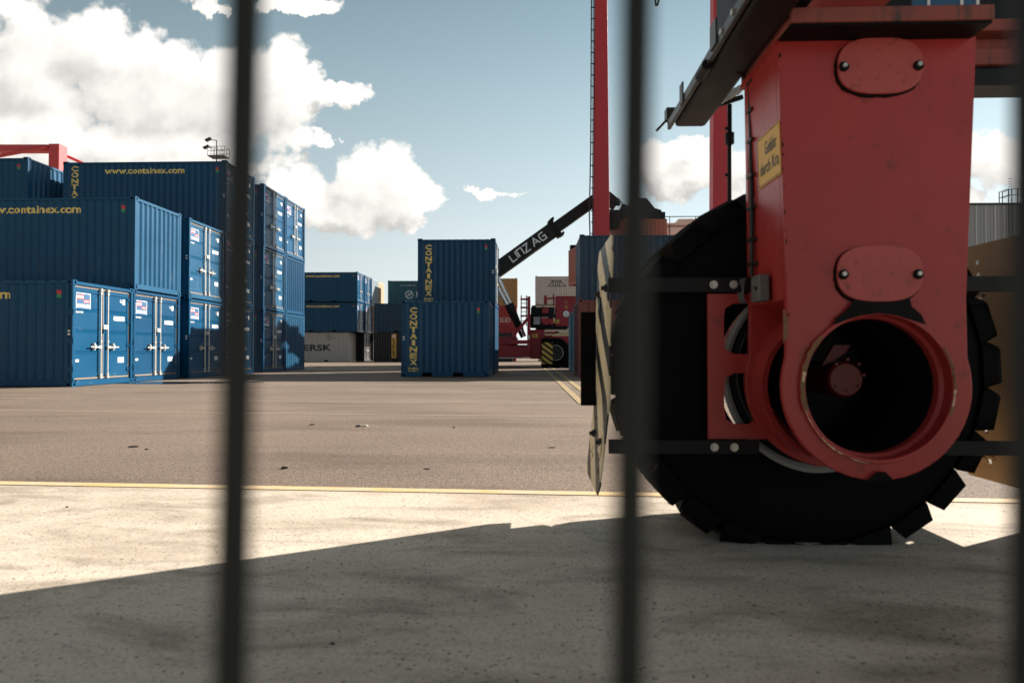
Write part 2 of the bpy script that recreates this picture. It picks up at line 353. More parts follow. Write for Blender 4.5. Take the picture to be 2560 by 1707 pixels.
def stripe_mat(name, ya, yb, pitch, slope, duty=0.5, ax='Y', c1=(0.66,0.50,0.24), c2=(0.022,0.024,0.024)):
    m = bpy.data.materials.new(name); m.use_nodes = True; nt = m.node_tree; b = nt.nodes['Principled BSDF']; b.inputs['Roughness'].default_value = 0.42; b.inputs['Specular IOR Level'].default_value = 0.3
    tc = nt.nodes.new('ShaderNodeTexCoord'); sp = nt.nodes.new('ShaderNodeSeparateXYZ'); nt.links.new(tc.outputs['Object'], sp.inputs[0])
    def mm(op, a, b_):
        n = nt.nodes.new('ShaderNodeMath'); n.operation = op
        for i, v in enumerate((a, b_)):
            if isinstance(v, (int, float)): n.inputs[i].default_value = v
            else: nt.links.new(v, n.inputs[i])
        return n.outputs[0]
    t = mm('ADD', sp.outputs[2], mm('MULTIPLY', sp.outputs[1 if ax == 'Y' else 0], slope))
    fr = mm('FRACT', mm('ADD', mm('DIVIDE', t, pitch), 10.0), 0.0)
    st = mm('GREATER_THAN', fr, duty)
    n = nt.nodes.new('ShaderNodeTexNoise'); n.inputs['Scale'].default_value = 6; n.inputs['Detail'].default_value = 8; nt.links.new(tc.outputs['Object'], n.inputs['Vector'])
    mx = nt.nodes.new('ShaderNodeMix'); mx.data_type = 'RGBA'; nt.links.new(st, mx.inputs[0]); mx.inputs[6].default_value = (*c1, 1); mx.inputs[7].default_value = (*c2, 1)
    m2 = nt.nodes.new('ShaderNodeMix'); m2.data_type = 'RGBA'; m2.blend_type = 'MULTIPLY'; m2.inputs[0].default_value = 0.25; nt.links.new(mx.outputs[2], m2.inputs[6]); nt.links.new(n.outputs[0], m2.inputs[7])
    nt.links.new(m2.outputs[2], b.inputs['Base Color']); return m
# ------------------------------------------------------------------ ground
def ground_material():
    m = bpy.data.materials.new('asphalt'); m.use_nodes = True; nt = m.node_tree; b = nt.nodes['Principled BSDF']; b.inputs['Roughness'].default_value = 0.85
    b.inputs['Specular IOR Level'].default_value = 0.3
    tc = nt.nodes.new('ShaderNodeTexCoord')
    def noise(s, d=6, r=0.6, sc=None):
        n = nt.nodes.new('ShaderNodeTexNoise'); n.inputs['Scale'].default_value = s; n.inputs['Detail'].default_value = d; n.inputs['Roughness'].default_value = r
        if sc:
            mp = nt.nodes.new('ShaderNodeMapping'); mp.inputs['Scale'].default_value = sc; nt.links.new(tc.outputs['Object'], mp.inputs[0]); nt.links.new(mp.outputs[0], n.inputs[0])
        else: nt.links.new(tc.outputs['Object'], n.inputs['Vector'])
        return n.outputs[0]
    def ramp(f, pts):
        r = nt.nodes.new('ShaderNodeValToRGB'); els = r.color_ramp.elements
        while len(els) < len(pts): els.new(0.5)
        for e, (p, c) in zip(els, pts): e.position = p; e.color = (*c, 1)
        nt.links.new(f, r.inputs[0]); return r.outputs[0]
    def mul(a, b_, f=1.0):
        x = nt.nodes.new('ShaderNodeMix'); x.data_type = 'RGBA'; x.blend_type = 'MULTIPLY'; x.inputs[0].default_value = f
        nt.links.new(a, x.inputs[6]); nt.links.new(b_, x.inputs[7]); return x.outputs[2]
    base = ramp(noise(0.35, 8, 0.6), [(0.3, (0.255,0.195,0.152)), (0.7, (0.355,0.278,0.222))])
    agg = ramp(noise(70, 3, 0.8), [(0.38, (0.30,0.28,0.27)), (0.5, (0.92,0.92,0.92)), (0.64, (1.25,1.25,1.25))])
    agg2 = ramp(noise(22, 5, 0.85), [(0.36, (0.62,0.61,0.60)), (0.52, (1.0,1.0,1.0)), (0.68, (1.2,1.2,1.2))])
    agg = mul(agg, agg2)
    st = ramp(noise(0.9, 6, 0.6, (0.25, 1.2, 1)), [(0.34, (0.72,0.71,0.70)), (0.5, (1,1,1))])
    c = mul(mul(base, agg, 1.0), st)
    vo = nt.nodes.new('ShaderNodeTexVoronoi'); vo.inputs['Scale'].default_value = 55; nt.links.new(tc.outputs['Object'], vo.inputs['Vector'])
    hl = ramp(vo.outputs['Color'], [(0.93, (0,0,0)), (0.96, (1,1,1))])
    hd = ramp(vo.outputs['Distance'], [(0.25, (1,1,1)), (0.34, (0,0,0))])
    hm = mul(hl, hd)
    ad = nt.nodes.new('ShaderNodeMix'); ad.data_type = 'RGBA'; ad.blend_type = 'MIX'; nt.links.new(hm, ad.inputs[0]); nt.links.new(c, ad.inputs[6]); ad.inputs[7].default_value = (0.42,0.37,0.33,1)
    nt.links.new(ad.outputs[2], b.inputs['Base Color'])
    bp = nt.nodes.new('ShaderNodeBump'); bp.inputs['Strength'].default_value = 0.8; bp.inputs['Distance'].default_value = 0.012; nt.links.new(noise(75, 5, 0.75), bp.inputs['Height']); nt.links.new(bp.outputs[0], b.inputs['Normal'])
    return m
def concrete_material():
    m = bpy.data.materials.new('concrete_slab'); m.use_nodes = True; nt = m.node_tree; b = nt.nodes['Principled BSDF']; b.inputs['Roughness'].default_value = 0.8
    b.inputs['Specular IOR Level'].default_value = 0.3
    tc = nt.nodes.new('ShaderNodeTexCoord')
    def noise(s, d=6, r=0.6, sc=None, dist=0.0):
        n = nt.nodes.new('ShaderNodeTexNoise'); n.inputs['Scale'].default_value = s; n.inputs['Detail'].default_value = d; n.inputs['Roughness'].default_value = r; n.inputs['Distortion'].default_value = dist
        if sc:
            mp = nt.nodes.new('ShaderNodeMapping'); mp.inputs['Scale'].default_value = sc; nt.links.new(tc.outputs['Object'], mp.inputs[0]); nt.links.new(mp.outputs[0], n.inputs[0])
        else: nt.links.new(tc.outputs['Object'], n.inputs['Vector'])
        return n.outputs[0]
    def ramp(f, pts):
        r = nt.nodes.new('ShaderNodeValToRGB'); els = r.color_ramp.elements
        while len(els) < len(pts): els.new(0.5)
        for e, (p, c) in zip(els, pts): e.position = p; e.color = (*c, 1)
        nt.links.new(f, r.inputs[0]); return r.outputs[0]
    def mul(a, b_, f=1.0):
        x = nt.nodes.new('ShaderNodeMix'); x.data_type = 'RGBA'; x.blend_type = 'MULTIPLY'; x.inputs[0].default_value = f
        nt.links.new(a, x.inputs[6]); nt.links.new(b_, x.inputs[7]); return x.outputs[2]
    base = ramp(noise(1.1, 8, 0.6, (0.7,1.3,1), 0.6), [(0.28, (0.50,0.42,0.335)), (0.50, (0.70,0.605,0.495)), (0.75, (0.80,0.70,0.585))])
    st = ramp(noise(2.4, 7, 0.65, (0.6,1.5,1), 0.8), [(0.34, (0.50,0.49,0.46)), (0.52, (1,1,1))])
    fine = ramp(noise(95, 3, 0.75), [(0.32, (0.66,0.65,0.63)), (0.52, (1,1,1))])
    pit = ramp(noise(58, 2, 0.55), [(0.31, (0.22,0.20,0.18)), (0.35, (1,1,1))])
    mask = ramp(noise(1.8, 3, 0.6), [(0.36, (1,1,1)), (0.62, (0.0,0.0,0.0))])
    c = mul(mul(base, st, 0.8), fine)
    vo = nt.nodes.new('ShaderNodeTexVoronoi'); vo.inputs['Scale'].default_value = 40; vo.inputs['Randomness'].default_value = 1.0; nt.links.new(tc.outputs['Object'], vo.inputs['Vector'])
    sepc = nt.nodes.new('ShaderNodeSeparateColor'); nt.links.new(vo.outputs['Color'], sepc.inputs[0])
    # oil and grit speckles of varied size
    thr = nt.nodes.new('ShaderNodeMath'); thr.operation = 'MULTIPLY'; nt.links.new(sepc.outputs[0], thr.inputs[0]); thr.inputs[1].default_value = 0.27
    lt = nt.nodes.new('ShaderNodeMapRange'); nt.links.new(vo.outputs['Distance'], lt.inputs[0]); nt.links.new(thr.outputs[0], lt.inputs[2])
    sb = nt.nodes.new('ShaderNodeMath'); sb.operation = 'SUBTRACT'; nt.links.new(thr.outputs[0], sb.inputs[0]); sb.inputs[1].default_value = 0.03; nt.links.new(sb.outputs[0], lt.inputs[1])
    spk = nt.nodes.new('ShaderNodeMix'); spk.data_type = 'RGBA'; nt.links.new(lt.outputs[0], spk.inputs[0]); spk.inputs[6].default_value = (0.18,0.165,0.15,1); spk.inputs[7].default_value = (1,1,1,1)
    mm2 = nt.nodes.new('ShaderNodeMix'); mm2.data_type = 'RGBA'; nt.links.new(mask, mm2.inputs[0]); mm2.inputs[6].default_value = (1,1,1,1); nt.links.new(spk.outputs[2], mm2.inputs[7])
    c = mul(c, mm2.outputs[2], 0.95)
    c = mul(c, pit, 0.9)
    nt.links.new(c, b.inputs['Base Color'])
    n1 = noise(60, 5, 0.7); n2 = noise(9, 4, 0.5)
    ad = nt.nodes.new('ShaderNodeMath'); ad.operation = 'MULTIPLY_ADD'; nt.links.new(n2, ad.inputs[0]); ad.inputs[1].default_value = 1.5; nt.links.new(n1, ad.inputs[2])
    bp = nt.nodes.new('ShaderNodeBump'); bp.inputs['Strength'].default_value = 0.35; bp.inputs['Distance'].default_value = 0.005; nt.links.new(ad.outputs[0], bp.inputs['Height']); nt.links.new(bp.outputs[0], b.inputs['Normal'])
    return m
mb = MB(); mb.face([(-3000,-3000,0),(3000,-3000,0),(3000,3000,0),(-3000,3000,0)])
tag(mb.build('ground', ground_material()), 'brown asphalt of the container yard', kind='structure')
def kline(x): return 3.965 - 0.052*(x-0.5)
mb = MB(); p = [(-60,-12),(60,-12),(60,kline(60)),(-60,kline(-60))]
mb.prism(p, lambda x,y:(x,y,0.002), lambda x,y:(x,y,0.014))
tag(mb.build('pavement', concrete_material()), 'pale concrete slab in the foreground', kind='structure')
ypaint = mat('yellow_road_paint', (0.78,0.52,0.22), 0.7, var=0.14, vscale=3, dirt=(0.66,0.56,0.43), dirt_amt=1.3, dirt_scale=4)
lpaint = mat('worn_yellow_lane_paint', (0.46,0.34,0.15), 0.75, var=0.15, vscale=3, dirt=(0.26,0.20,0.155), dirt_amt=1.0, dirt_scale=5)
wpaint = mat('worn_pale_paint_and_sunlight', (0.60,0.50,0.37), 0.6, var=0.15, vscale=4, dirt=(0.26,0.21,0.17), dirt_amt=0.45, dirt_scale=6)
mb = MB(); mb.face([(-60,kline(-60)-0.10,0.018),(60,kline(60)-0.10,0.018),(60,kline(60)-0.002,0.018),(-60,kline(-60)-0.002,0.018)])
tag(mb.build('edge_line', ypaint), 'yellow painted line along the edge of the concrete slab', kind='structure')
def ground_line(px0, py0, px1, py1, w, name='ground_line', ext=0.6, z=0.004, m=None, lab=None):
    a, b = G(px0, py0), G(px1, py1); a.z = b.z = 0; d = (b-a); a = a - d*ext; b = b + d*ext*0.4; n = Vector((-d.y, d.x, 0)).normalized()*w/2
    q = MB(); q.face([(v.x, v.y, z) for v in (a-n, b-n, b+n, a+n)])
    tag(q.build(name, m or wpaint), lab or 'thin pale line painted across the asphalt, the far wide ones standing for sunlit strips', kind='structure')
ground_line(0, 1026, 1447, 1042, 0.045)
ground_line(0, 989, 1447, 1006.5, 0.04); ground_line(0, 994.5, 1447, 1010, 0.06)
ground_line(0, 970.5, 1447, 983, 0.05)
ground_line(640, 954.5, 1447, 959.5, 0.05)
ground_line(0, 963+6, 1447, 979, 0.04)
ground_line(1362.6, 922.6, 1447, 1001, 0.13, ext=0.1, z=0.008, m=lpaint, lab='worn yellow lane line running away between the stacks')
ground_line(1385, 922.6, 1434, 960, 0.13, ext=0.5, z=0.008, m=lpaint, lab='second worn yellow lane line beside the right stack')
# far pale strips painted as sunlit ground between the shadows
for y in (915.5, 918.2, 921): ground_line(760, y, 985, y+0.2, 0.35, ext=1.5, z=0.006)
for xa, ya in ((778, 935.5), (832, 934.5), (812, 932.5)):
    a = G(xa, ya); q = MB(); q.face([(a.x-0.55,a.y-0.18,0.006),(a.x+0.45,a.y-0.12,0.006),(a.x+0.75,a.y+0.2,0.006),(a.x-0.3,a.y+0.16,0.006)])
    tag(q.build('road_marking', wpaint), 'short worn bay marking on the shaded asphalt', kind='structure')
# puddle
wat = bpy.data.materials.new('puddle_water'); wat.use_nodes = True; b = wat.node_tree.nodes['Principled BSDF']; b.inputs['Base Color'].default_value = (0.012,0.011,0.010,1); b.inputs['Roughness'].default_value = 0.03
pa = G(300, 960); pb = G(505, 950)
mb = MB(); pts = []
for i in range(40):
    t = 2*PI*i/40; rr = 1 + 0.13*math.sin(3*t+1)+0.08*math.sin(7*t)+0.04*math.sin(13*t+2)
    pts.append((-9.6 + 1.85*rr*math.cos(t), 17.98 + 0.62*rr*math.sin(t) + 0.18*math.cos(t), 0.005))
mb.face(pts); tag(mb.build('puddle', wat), 'dark puddle mirroring the blue doors', kind='structure')
# loose stones and scraps on the asphalt
def scrap(px, py, s, label, flat=0.4, m=None, name='stone', cat='stone'):
    a = G(px, py); bm = bmesh.new(); bmesh.ops.create_icosphere(bm, subdivisions=2, radius=s)
    for v in bm.verts:
        v.co *= 1 + random.uniform(-0.28, 0.28); v.co.z *= flat; v.co.x *= 1.5
        v.co.z = max(v.co.z, -s*flat*0.45)
    me = bpy.data.meshes.new(name); bm.to_mesh(me); bm.free(); me.materials.append(m or dstone)
    o = link(name, me); o.location = (a.x, a.y, s*flat*0.45 + (0.014 if py > 1240 else 0)); o.rotation_euler = (0,0,random.uniform(-0.5,0.5)); tag(o, label, cat, 'loose bits on the yard floor')
dstone = mat('dark_debris', (0.03,0.026,0.022), 0.8, var=0.4, vscale=30); lstone = mat('pale_stone', (0.5,0.45,0.4), 0.8, var=0.2, vscale=30)
scrap(333, 1117.5, 0.0303, 'flat dark scrap lying alone on the asphalt left of the first fence bar', 0.35, name='scrap', cat='scrap')
scrap(366, 1123.5, 0.0110, 'tiny dark crumb just right of the flat scrap', 0.6)
scrap(896, 1066.5, 0.0220, 'dark pebble beside a pale one on the mid asphalt', 0.7)
scrap(914, 1066, 0.0248, 'pale pebble right of the dark pebble on the mid asphalt', 0.6, lstone)
scrap(780, 1062, 0.0220, 'small dark scrap on the asphalt left of the two pebbles', 0.4, name='scrap', cat='scrap')
scrap(712, 1171.5, 0.0165, 'dark upturned leaf scrap near the first fence bar', 0.9, name='scrap', cat='scrap')
scrap(1068, 1172, 0.0193, 'thin dark splinter on the near asphalt below the centre containers', 0.2, name='scrap', cat='scrap')
scrap(1380, 1119, 0.0220, 'thin dark splinter on the asphalt near the striped guard', 0.25, name='scrap', cat='scrap')
scrap(1135, 1069, 0.0110, 'tiny dark stone on the asphalt in front of the centre containers', 0.6)
scrap(168, 1274, 0.0055, 'tiny dark pebble on the sunlit concrete at the left', 0.9)
scrap(831, 1622, 0.0044, 'tiny dark pebble on the shaded concrete near the camera', 0.9)
# ------------------------------------------------------------------ containers
H = 2.591; WD = 2.438
def prof(L0, pitch, depth):
    """returns breakpoints (x) and function; trapezoid corrugation over [-L0/2, L0/2]"""
    n = max(1, round(L0/pitch)); p = L0/n
    br = []; x = -L0/2
    for i in range(n):
        br += [x + p*0.14, x + p*0.36, x + p*0.64, x + p*0.86]; x += p
    def f(u):
        t = ((u + L0/2) / p) % 1.0
        if u <= -L0/2 or u >= L0/2 or t < 0.14 or t > 0.86: return 0.0
        if t < 0.36: return depth*(t-0.14)/0.22
        if t < 0.64: return depth
        return depth*(0.86-t)/0.22
    return br, f
_mc = {}
def cached(key, fn):
    if key not in _mc: _mc[key] = fn()
    return _mc[key]
def hole_plate(mb, u0, u1, v0, v1, cu, cv, ru, rv, fn, depth=None, n=12, mi_hole=None, p=2.6):
    rect, ov = [], []
    angs = []
    for i in range(n): angs.append(2*PI*i/n + PI/n)
    for c in ((u0,v0),(u1,v0),(u1,v1),(u0,v1)): angs.append(math.atan2(c[1]-cv, c[0]-cu) % (2*PI))
    angs = sorted(set(round(a % (2*PI), 6) for a in angs))
    for a in angs:
        c_, s_ = math.cos(a), math.sin(a)
        k = min([((u1 if c_ > 0 else u0)-cu)/c_ if abs(c_) > 1e-9 else 1e9, ((v1 if s_ > 0 else v0)-cv)/s_ if abs(s_) > 1e-9 else 1e9])
        rect.append((cu+c_*k, cv+s_*k))
        q = (abs(c_/ru)**p + abs(s_/rv)**p)**(-1/p); ov.append((cu+c_*q, cv+s_*q))
    m = len(angs)
    for i in range(m):
        j = (i+1) % m
        mb.face([fn(*rect[i],0), fn(*rect[j],0), fn(*ov[j],0), fn(*ov[i],0)])
    if depth:
        for i in range(m):
            j = (i+1) % m
            mb.face([fn(*ov[i],0), fn(*ov[j],0), fn(*ov[j],depth), fn(*ov[i],depth)], mi_hole)
        mb.face([fn(*q,depth) for q in ov], mi_hole)
def m_casting():
    # local: outer corner at origin, occupying x in [-.178,0], y in [0,.162] , z in [0,.118]; holes on x=0 face (end) and y=0 face (side)
    mb = MB(); a, b, c = 0.178, 0.162, 0.118
    hole_plate(mb, 0, b, 0, c, b*0.52, c*0.5, 0.028, 0.040, lambda u,v,w:(-w,u,v), 0.03, 12, 1)
    hole_plate(mb, -a, 0, 0, c, -a*0.52, c*0.5, 0.040, 0.028, lambda u,v,w:(u,w,v), 0.03, 12, 1)
    hole_plate(mb, -a, 0, 0, b, -a*0.5, b*0.5, 0.055, 0.030, lambda u,v,w:(u,v,c-w), 0.02, 12, 1)
    mb.face([(-a,0,0),(-a,b,0),(-a,b,c),(-a,0,c)]); mb.face([(-a,b,0),(0,b,0),(0,b,c),(-a,b,c)]); mb.face([(-a,0,0),(0,0,0),(0,b,0),(-a,b,0)])
    return mb
def casting_mesh(sx, sy, top, col):
    def f():
        mb = m_casting(); c = 0.118
        vs = []
        for x, y, z in mb.v:
            if not top: z = c - z
            vs.append((x*sx, y*(-sy), z))
        mb.v = vs
        return mb.mesh('corner_casting', [M[col], M['hole']])
    return cached(('cast', sx, sy, top, col), f)
def m_frame(L, col, right, left, lugs):
    mb = MB(); x0, x1, y0, y1 = -L/2, L/2, -WD/2, WD/2; r = 0.004
    pw = 0.11
    for sx in (-1, 1):
        for sy in (-1, 1):
            X0, X1 = (x0+r, x0+pw) if sx < 0 else (x1-pw, x1-r); Y0, Y1 = (y0+r, y0+0.10) if sy < 0 else (y1-0.10, y1-r)
            door = (right if sx > 0 else left) == 'door'
            if door and lugs:
                # channel post: recessed web with raised hinge blocks
                xa, xb = (X0-0.06, X1) if sx > 0 else (X0, X1+0.06)
                mb.box(xa, xb, Y0+0.028 if sy < 0 else Y0, Y1 if sy < 0 else Y1-0.028, 0.118, H-0.118)
                zz = [0.118, 0.34, 0.43, 0.99, 1.12, 1.72, 1.82, 2.28, H-0.118]
                for k in range(0, 8, 2):
                    za, zb = zz[k]+ (0 if k else 0), zz[k+1]
                    if k in (2, 4, 6): za, zb = zz[k]-0.09, zz[k]+0.07
                    else: zb = zz[1]-0.13
                    ya, yb = (Y0, Y0+0.03) if sy < 0 else (Y1-0.03, Y1)
                    mb.box(xa, xb, ya, yb, za, zb)
                e = (x1-0.02, x1-r) if sx > 0 else (x0+r, x0+0.02)
                ya, yb = (Y0, Y0+0.03) if sy < 0 else (Y1-0.03, Y1)
                mb.box(e[0]-0.03 if sx > 0 else e[0], e[1] if sx > 0 else e[1]+0.03, ya+0.001, yb, 0.118, H-0.118)
            else: mb.box(X0, X1, Y0, Y1, 0.118, H-0.118)
    for sy in (-1, 1):
        Y0, Y1 = (y0+0.006, y0+0.07) if sy < 0 else (y1-0.07, y1-0.006)
        mb.box(x0+0.178, x1-0.178, Y0, Y1, H-0.098, H-0.036)
        # bottom rail with fork pockets
        ps = [] if L > 7 else ([(-1.03-0.18, -1.03+0.18), (1.03-0.18, 1.03+0.18)] if L > 4 else [(-0.62-0.17, -0.62+0.17), (0.45-0.17, 0.45+0.17)])
        xs = [x0+0.178] + [v for p in ps for v in p] + [x1-0.178]
        for k in range(0, len(xs), 2): mb.box(xs[k], xs[k+1], Y0, Y1, 0.018, 0.165)
        for a, b in ps:
            mb.box(a, b, Y0, Y1, 0.145, 0.165)
            mb.cur = 1; mb.box(a, b, Y0+0.05*(1 if sy < 0 else 0), Y1-0.05*(0 if sy < 0 else 1), 0.02, 0.144); mb.cur = 0
    for sx in (-1, 1):
        X0, X1 = (x0+0.006, x0+0.07) if sx < 0 else (x1-0.07, x1-0.006)
        mb.box(X0, X1, y0+0.162, y1-0.162, H-0.110, H-0.030); mb.box(X0, X1, y0+0.162, y1-0.162, 0.012, 0.155)
    mb.box(x0+0.1, x1-0.1, y0+0.08, y1-0.08, 0.13, 0.16)
    return mb.mesh('frame', [M[col], M['hole']])
def m_side(L, col, pitch=0.228):
    Lp = L - 0.36; br, f = prof(Lp, pitch, 0.036)
    us = [-Lp/2-0.075, -Lp/2] + br + [Lp/2, Lp/2+0.075]
    mb = MB()
    for a, b in zip(us[:-1], us[1:]):
        mb.face([(a, f(a), 0.16), (b, f(b), 0.16), (b, f(b), H-0.09), (a, f(a), H-0.09)])
    return mb.mesh('side_panel', M[col])
def m_roof(L, col):
    Lp = L - 0.36; br, f = prof(Lp, 0.29, 0.020); us = [-Lp/2-0.1, -Lp/2] + br + [Lp/2, Lp/2+0.1]; y = WD/2
    mb = MB()
    for a, b in zip(us[:-1], us[1:]):
        za, zb = H-0.016-0.020+f(a), H-0.016-0.020+f(b)
        mb.face([(a, -y+0.10, za), (b, -y+0.10, zb), (b, y-0.10, zb), (a, y-0.10, za)])
        for s in (-1, 1): mb.face([(a, s*(y-0.10), za), (b, s*(y-0.10), zb), (b, s*(y-0.03), H-0.05), (a, s*(y-0.03), H-0.05)])
    return mb.mesh('roof', M[col])
def m_end(col):
    Lp = WD - 0.30; br, f = prof(Lp, 0.235, 0.045); us = [-Lp/2-0.06, -Lp/2] + br + [Lp/2, Lp/2+0.06]
    mb = MB()
    for a, b in zip(us[:-1], us[1:]): mb.face([(-f(a), a, 0.15), (-f(b), b, 0.15), (-f(b), b, H-0.10), (-f(a), a, H-0.10)])
    return mb.mesh('end_panel', M[col])
DZ0, DZ1 = 0.215, 2.425
def m_door(s, col):
    # s=-1 leaf on the -Y side; sheet at x=0, grooves go to -x
    ya, yb = (-1.085, -0.018) if s < 0 else (0.018, 1.085)
    zs = [DZ0, DZ0+0.10]; xs = [0.0, 0.0]
    pts = [(DZ0, -0.0), (DZ0+0.085, 0.0), (DZ0+0.10, -0.014)]
    for fr in (0.285, 0.525, 0.765):
        z = DZ0 + fr*(DZ1-DZ0)
        pts += [(z-0.065, -0.014), (z, -0.002), (z+0.012, -0.024), (z+0.03, -0.014)]
    pts += [(DZ1-0.11, -0.014), (DZ1-0.095, 0.0), (DZ1, 0.0)]
    ci = (ya+0.07, yb-0.14) if s < 0 else (ya+0.14, yb-0.07)
    mb = MB()
    for (z0, a), (z1, b) in zip(pts[:-1], pts[1:]):
        mb.face([(a, ci[0], z0), (a, ci[1], z0), (b, ci[1], z1), (b, ci[0], z1)])
        for (p, q) in ((ya, ci[0]-0.012), (ci[1]+0.012, yb)):
            mb.face([(0, p, z0), (0, q, z0), (0, q, z1), (0, p, z1)])
        mb.face([(0, ci[0]-0.012, z0), (a, ci[0], z0), (b, ci[0], z1), (0, ci[0]-0.012, z1)])
        mb.face([(0, ci[1]+0.012, z0), (a, ci[1], z0), (b, ci[1], z1), (0, ci[1]+0.012, z1)])
    for z, n in ((DZ0, 0), (DZ1, 1)): mb.face([(0, ya, z), (0, yb, z), (-0.04, yb, z), (-0.04, ya, z)])
    for y in (ya, yb): mb.face([(0, y, DZ0), (0, y, DZ1), (-0.04, y, DZ1), (-0.04, y, DZ0)])
    return mb.mesh('door', M[col])
def m_gasket():
    mb = MB()
    for y0, y1, z0, z1 in ((-1.11, 1.11, 0.168, 0.208), (-1.11, 1.11, 2.43, 2.475), (-1.112, -1.087, 0.19, 2.45), (1.087, 1.112, 0.19, 2.45), (-0.016, 0.016, 0.2, 2.44)):
        mb.box(-0.03, 0.010, y0, y1, z0, z1)
    return mb.mesh('door_gasket', M['gasket'])
def m_rod():
    mb = MB(); mb.cyl((0.05, 0, 0.16), (0.05, 0, 2.47), 0.017, n=10)
    for z in (0.20, 2.43): mb.box(0.015, 0.075, -0.03, 0.03, z-0.03, z+0.03); 
    for z in (0.27, 1.12, 2.34): mb.box(0.002, 0.07, -0.028, 0.028, z-0.018, z+0.018)
    return mb.mesh('lock_rod', M['galv'], True)
def m_handle(s):
    mb = MB(); mb.box(0.04, 0.07, -0.02 if s > 0 else -0.10, 0.10 if s > 0 else 0.02, 0.94, 1.0)
    mb.bar((0.06, s*0.02, 0.965), (0.075, s*0.42, 0.975), 0.016, 0.03)
    mb.box(0.0, 0.085, s*0.24-0.03, s*0.24+0.03, 0.935, 1.02); mb.box(0.0, 0.06, s*0.24-0.018, s*0.24+0.018, 0.89, 1.07)
    return mb.mesh('handle', M['galv'])
def m_hinge(col):
    mb = MB(); mb.cyl((0.012, 0, -0.06), (0.012, 0, 0.06), 0.016, n=10); mb.box(-0.01, 0.012, -0.07, 0.07, -0.035, 0.035)
    return mb.mesh('hinge', M[col])
def side_fn(L, off=0.003, pitch=0.228):
    Lp = L-0.36; br, f = prof(Lp, pitch, 0.036)
    return br+[-Lp/2, Lp/2], (lambda x, z: (x, -WD/2+0.014+f(x)-off, z))
def vertical_word(word, x0, ztop, w, h, pitch, bold=0.04):
    out = []
    for i, ch in enumerate(word):
        ww = w*(0.42 if ch == 'I' else 1.0)
        vs, fs = fit_text(ch, ww, h, bold); out.append((vs, fs, x0 + (w-ww)/2, ztop - h - i*pitch))
    return out
def quad2d(u0, v0, u1, v1, sk=0.0): return ([(u0, v0), (u1, v0+sk), (u1, v1+sk), (u0, v1)], [(0,1,2,3)], 0, 0)
def sticker(parent, name, fn, u0, v0, u1, v1, m, cuts=None, label=None): return place_text([quad2d(u0, v0, u1, v1)], fn, name, m, parent, cuts, label)
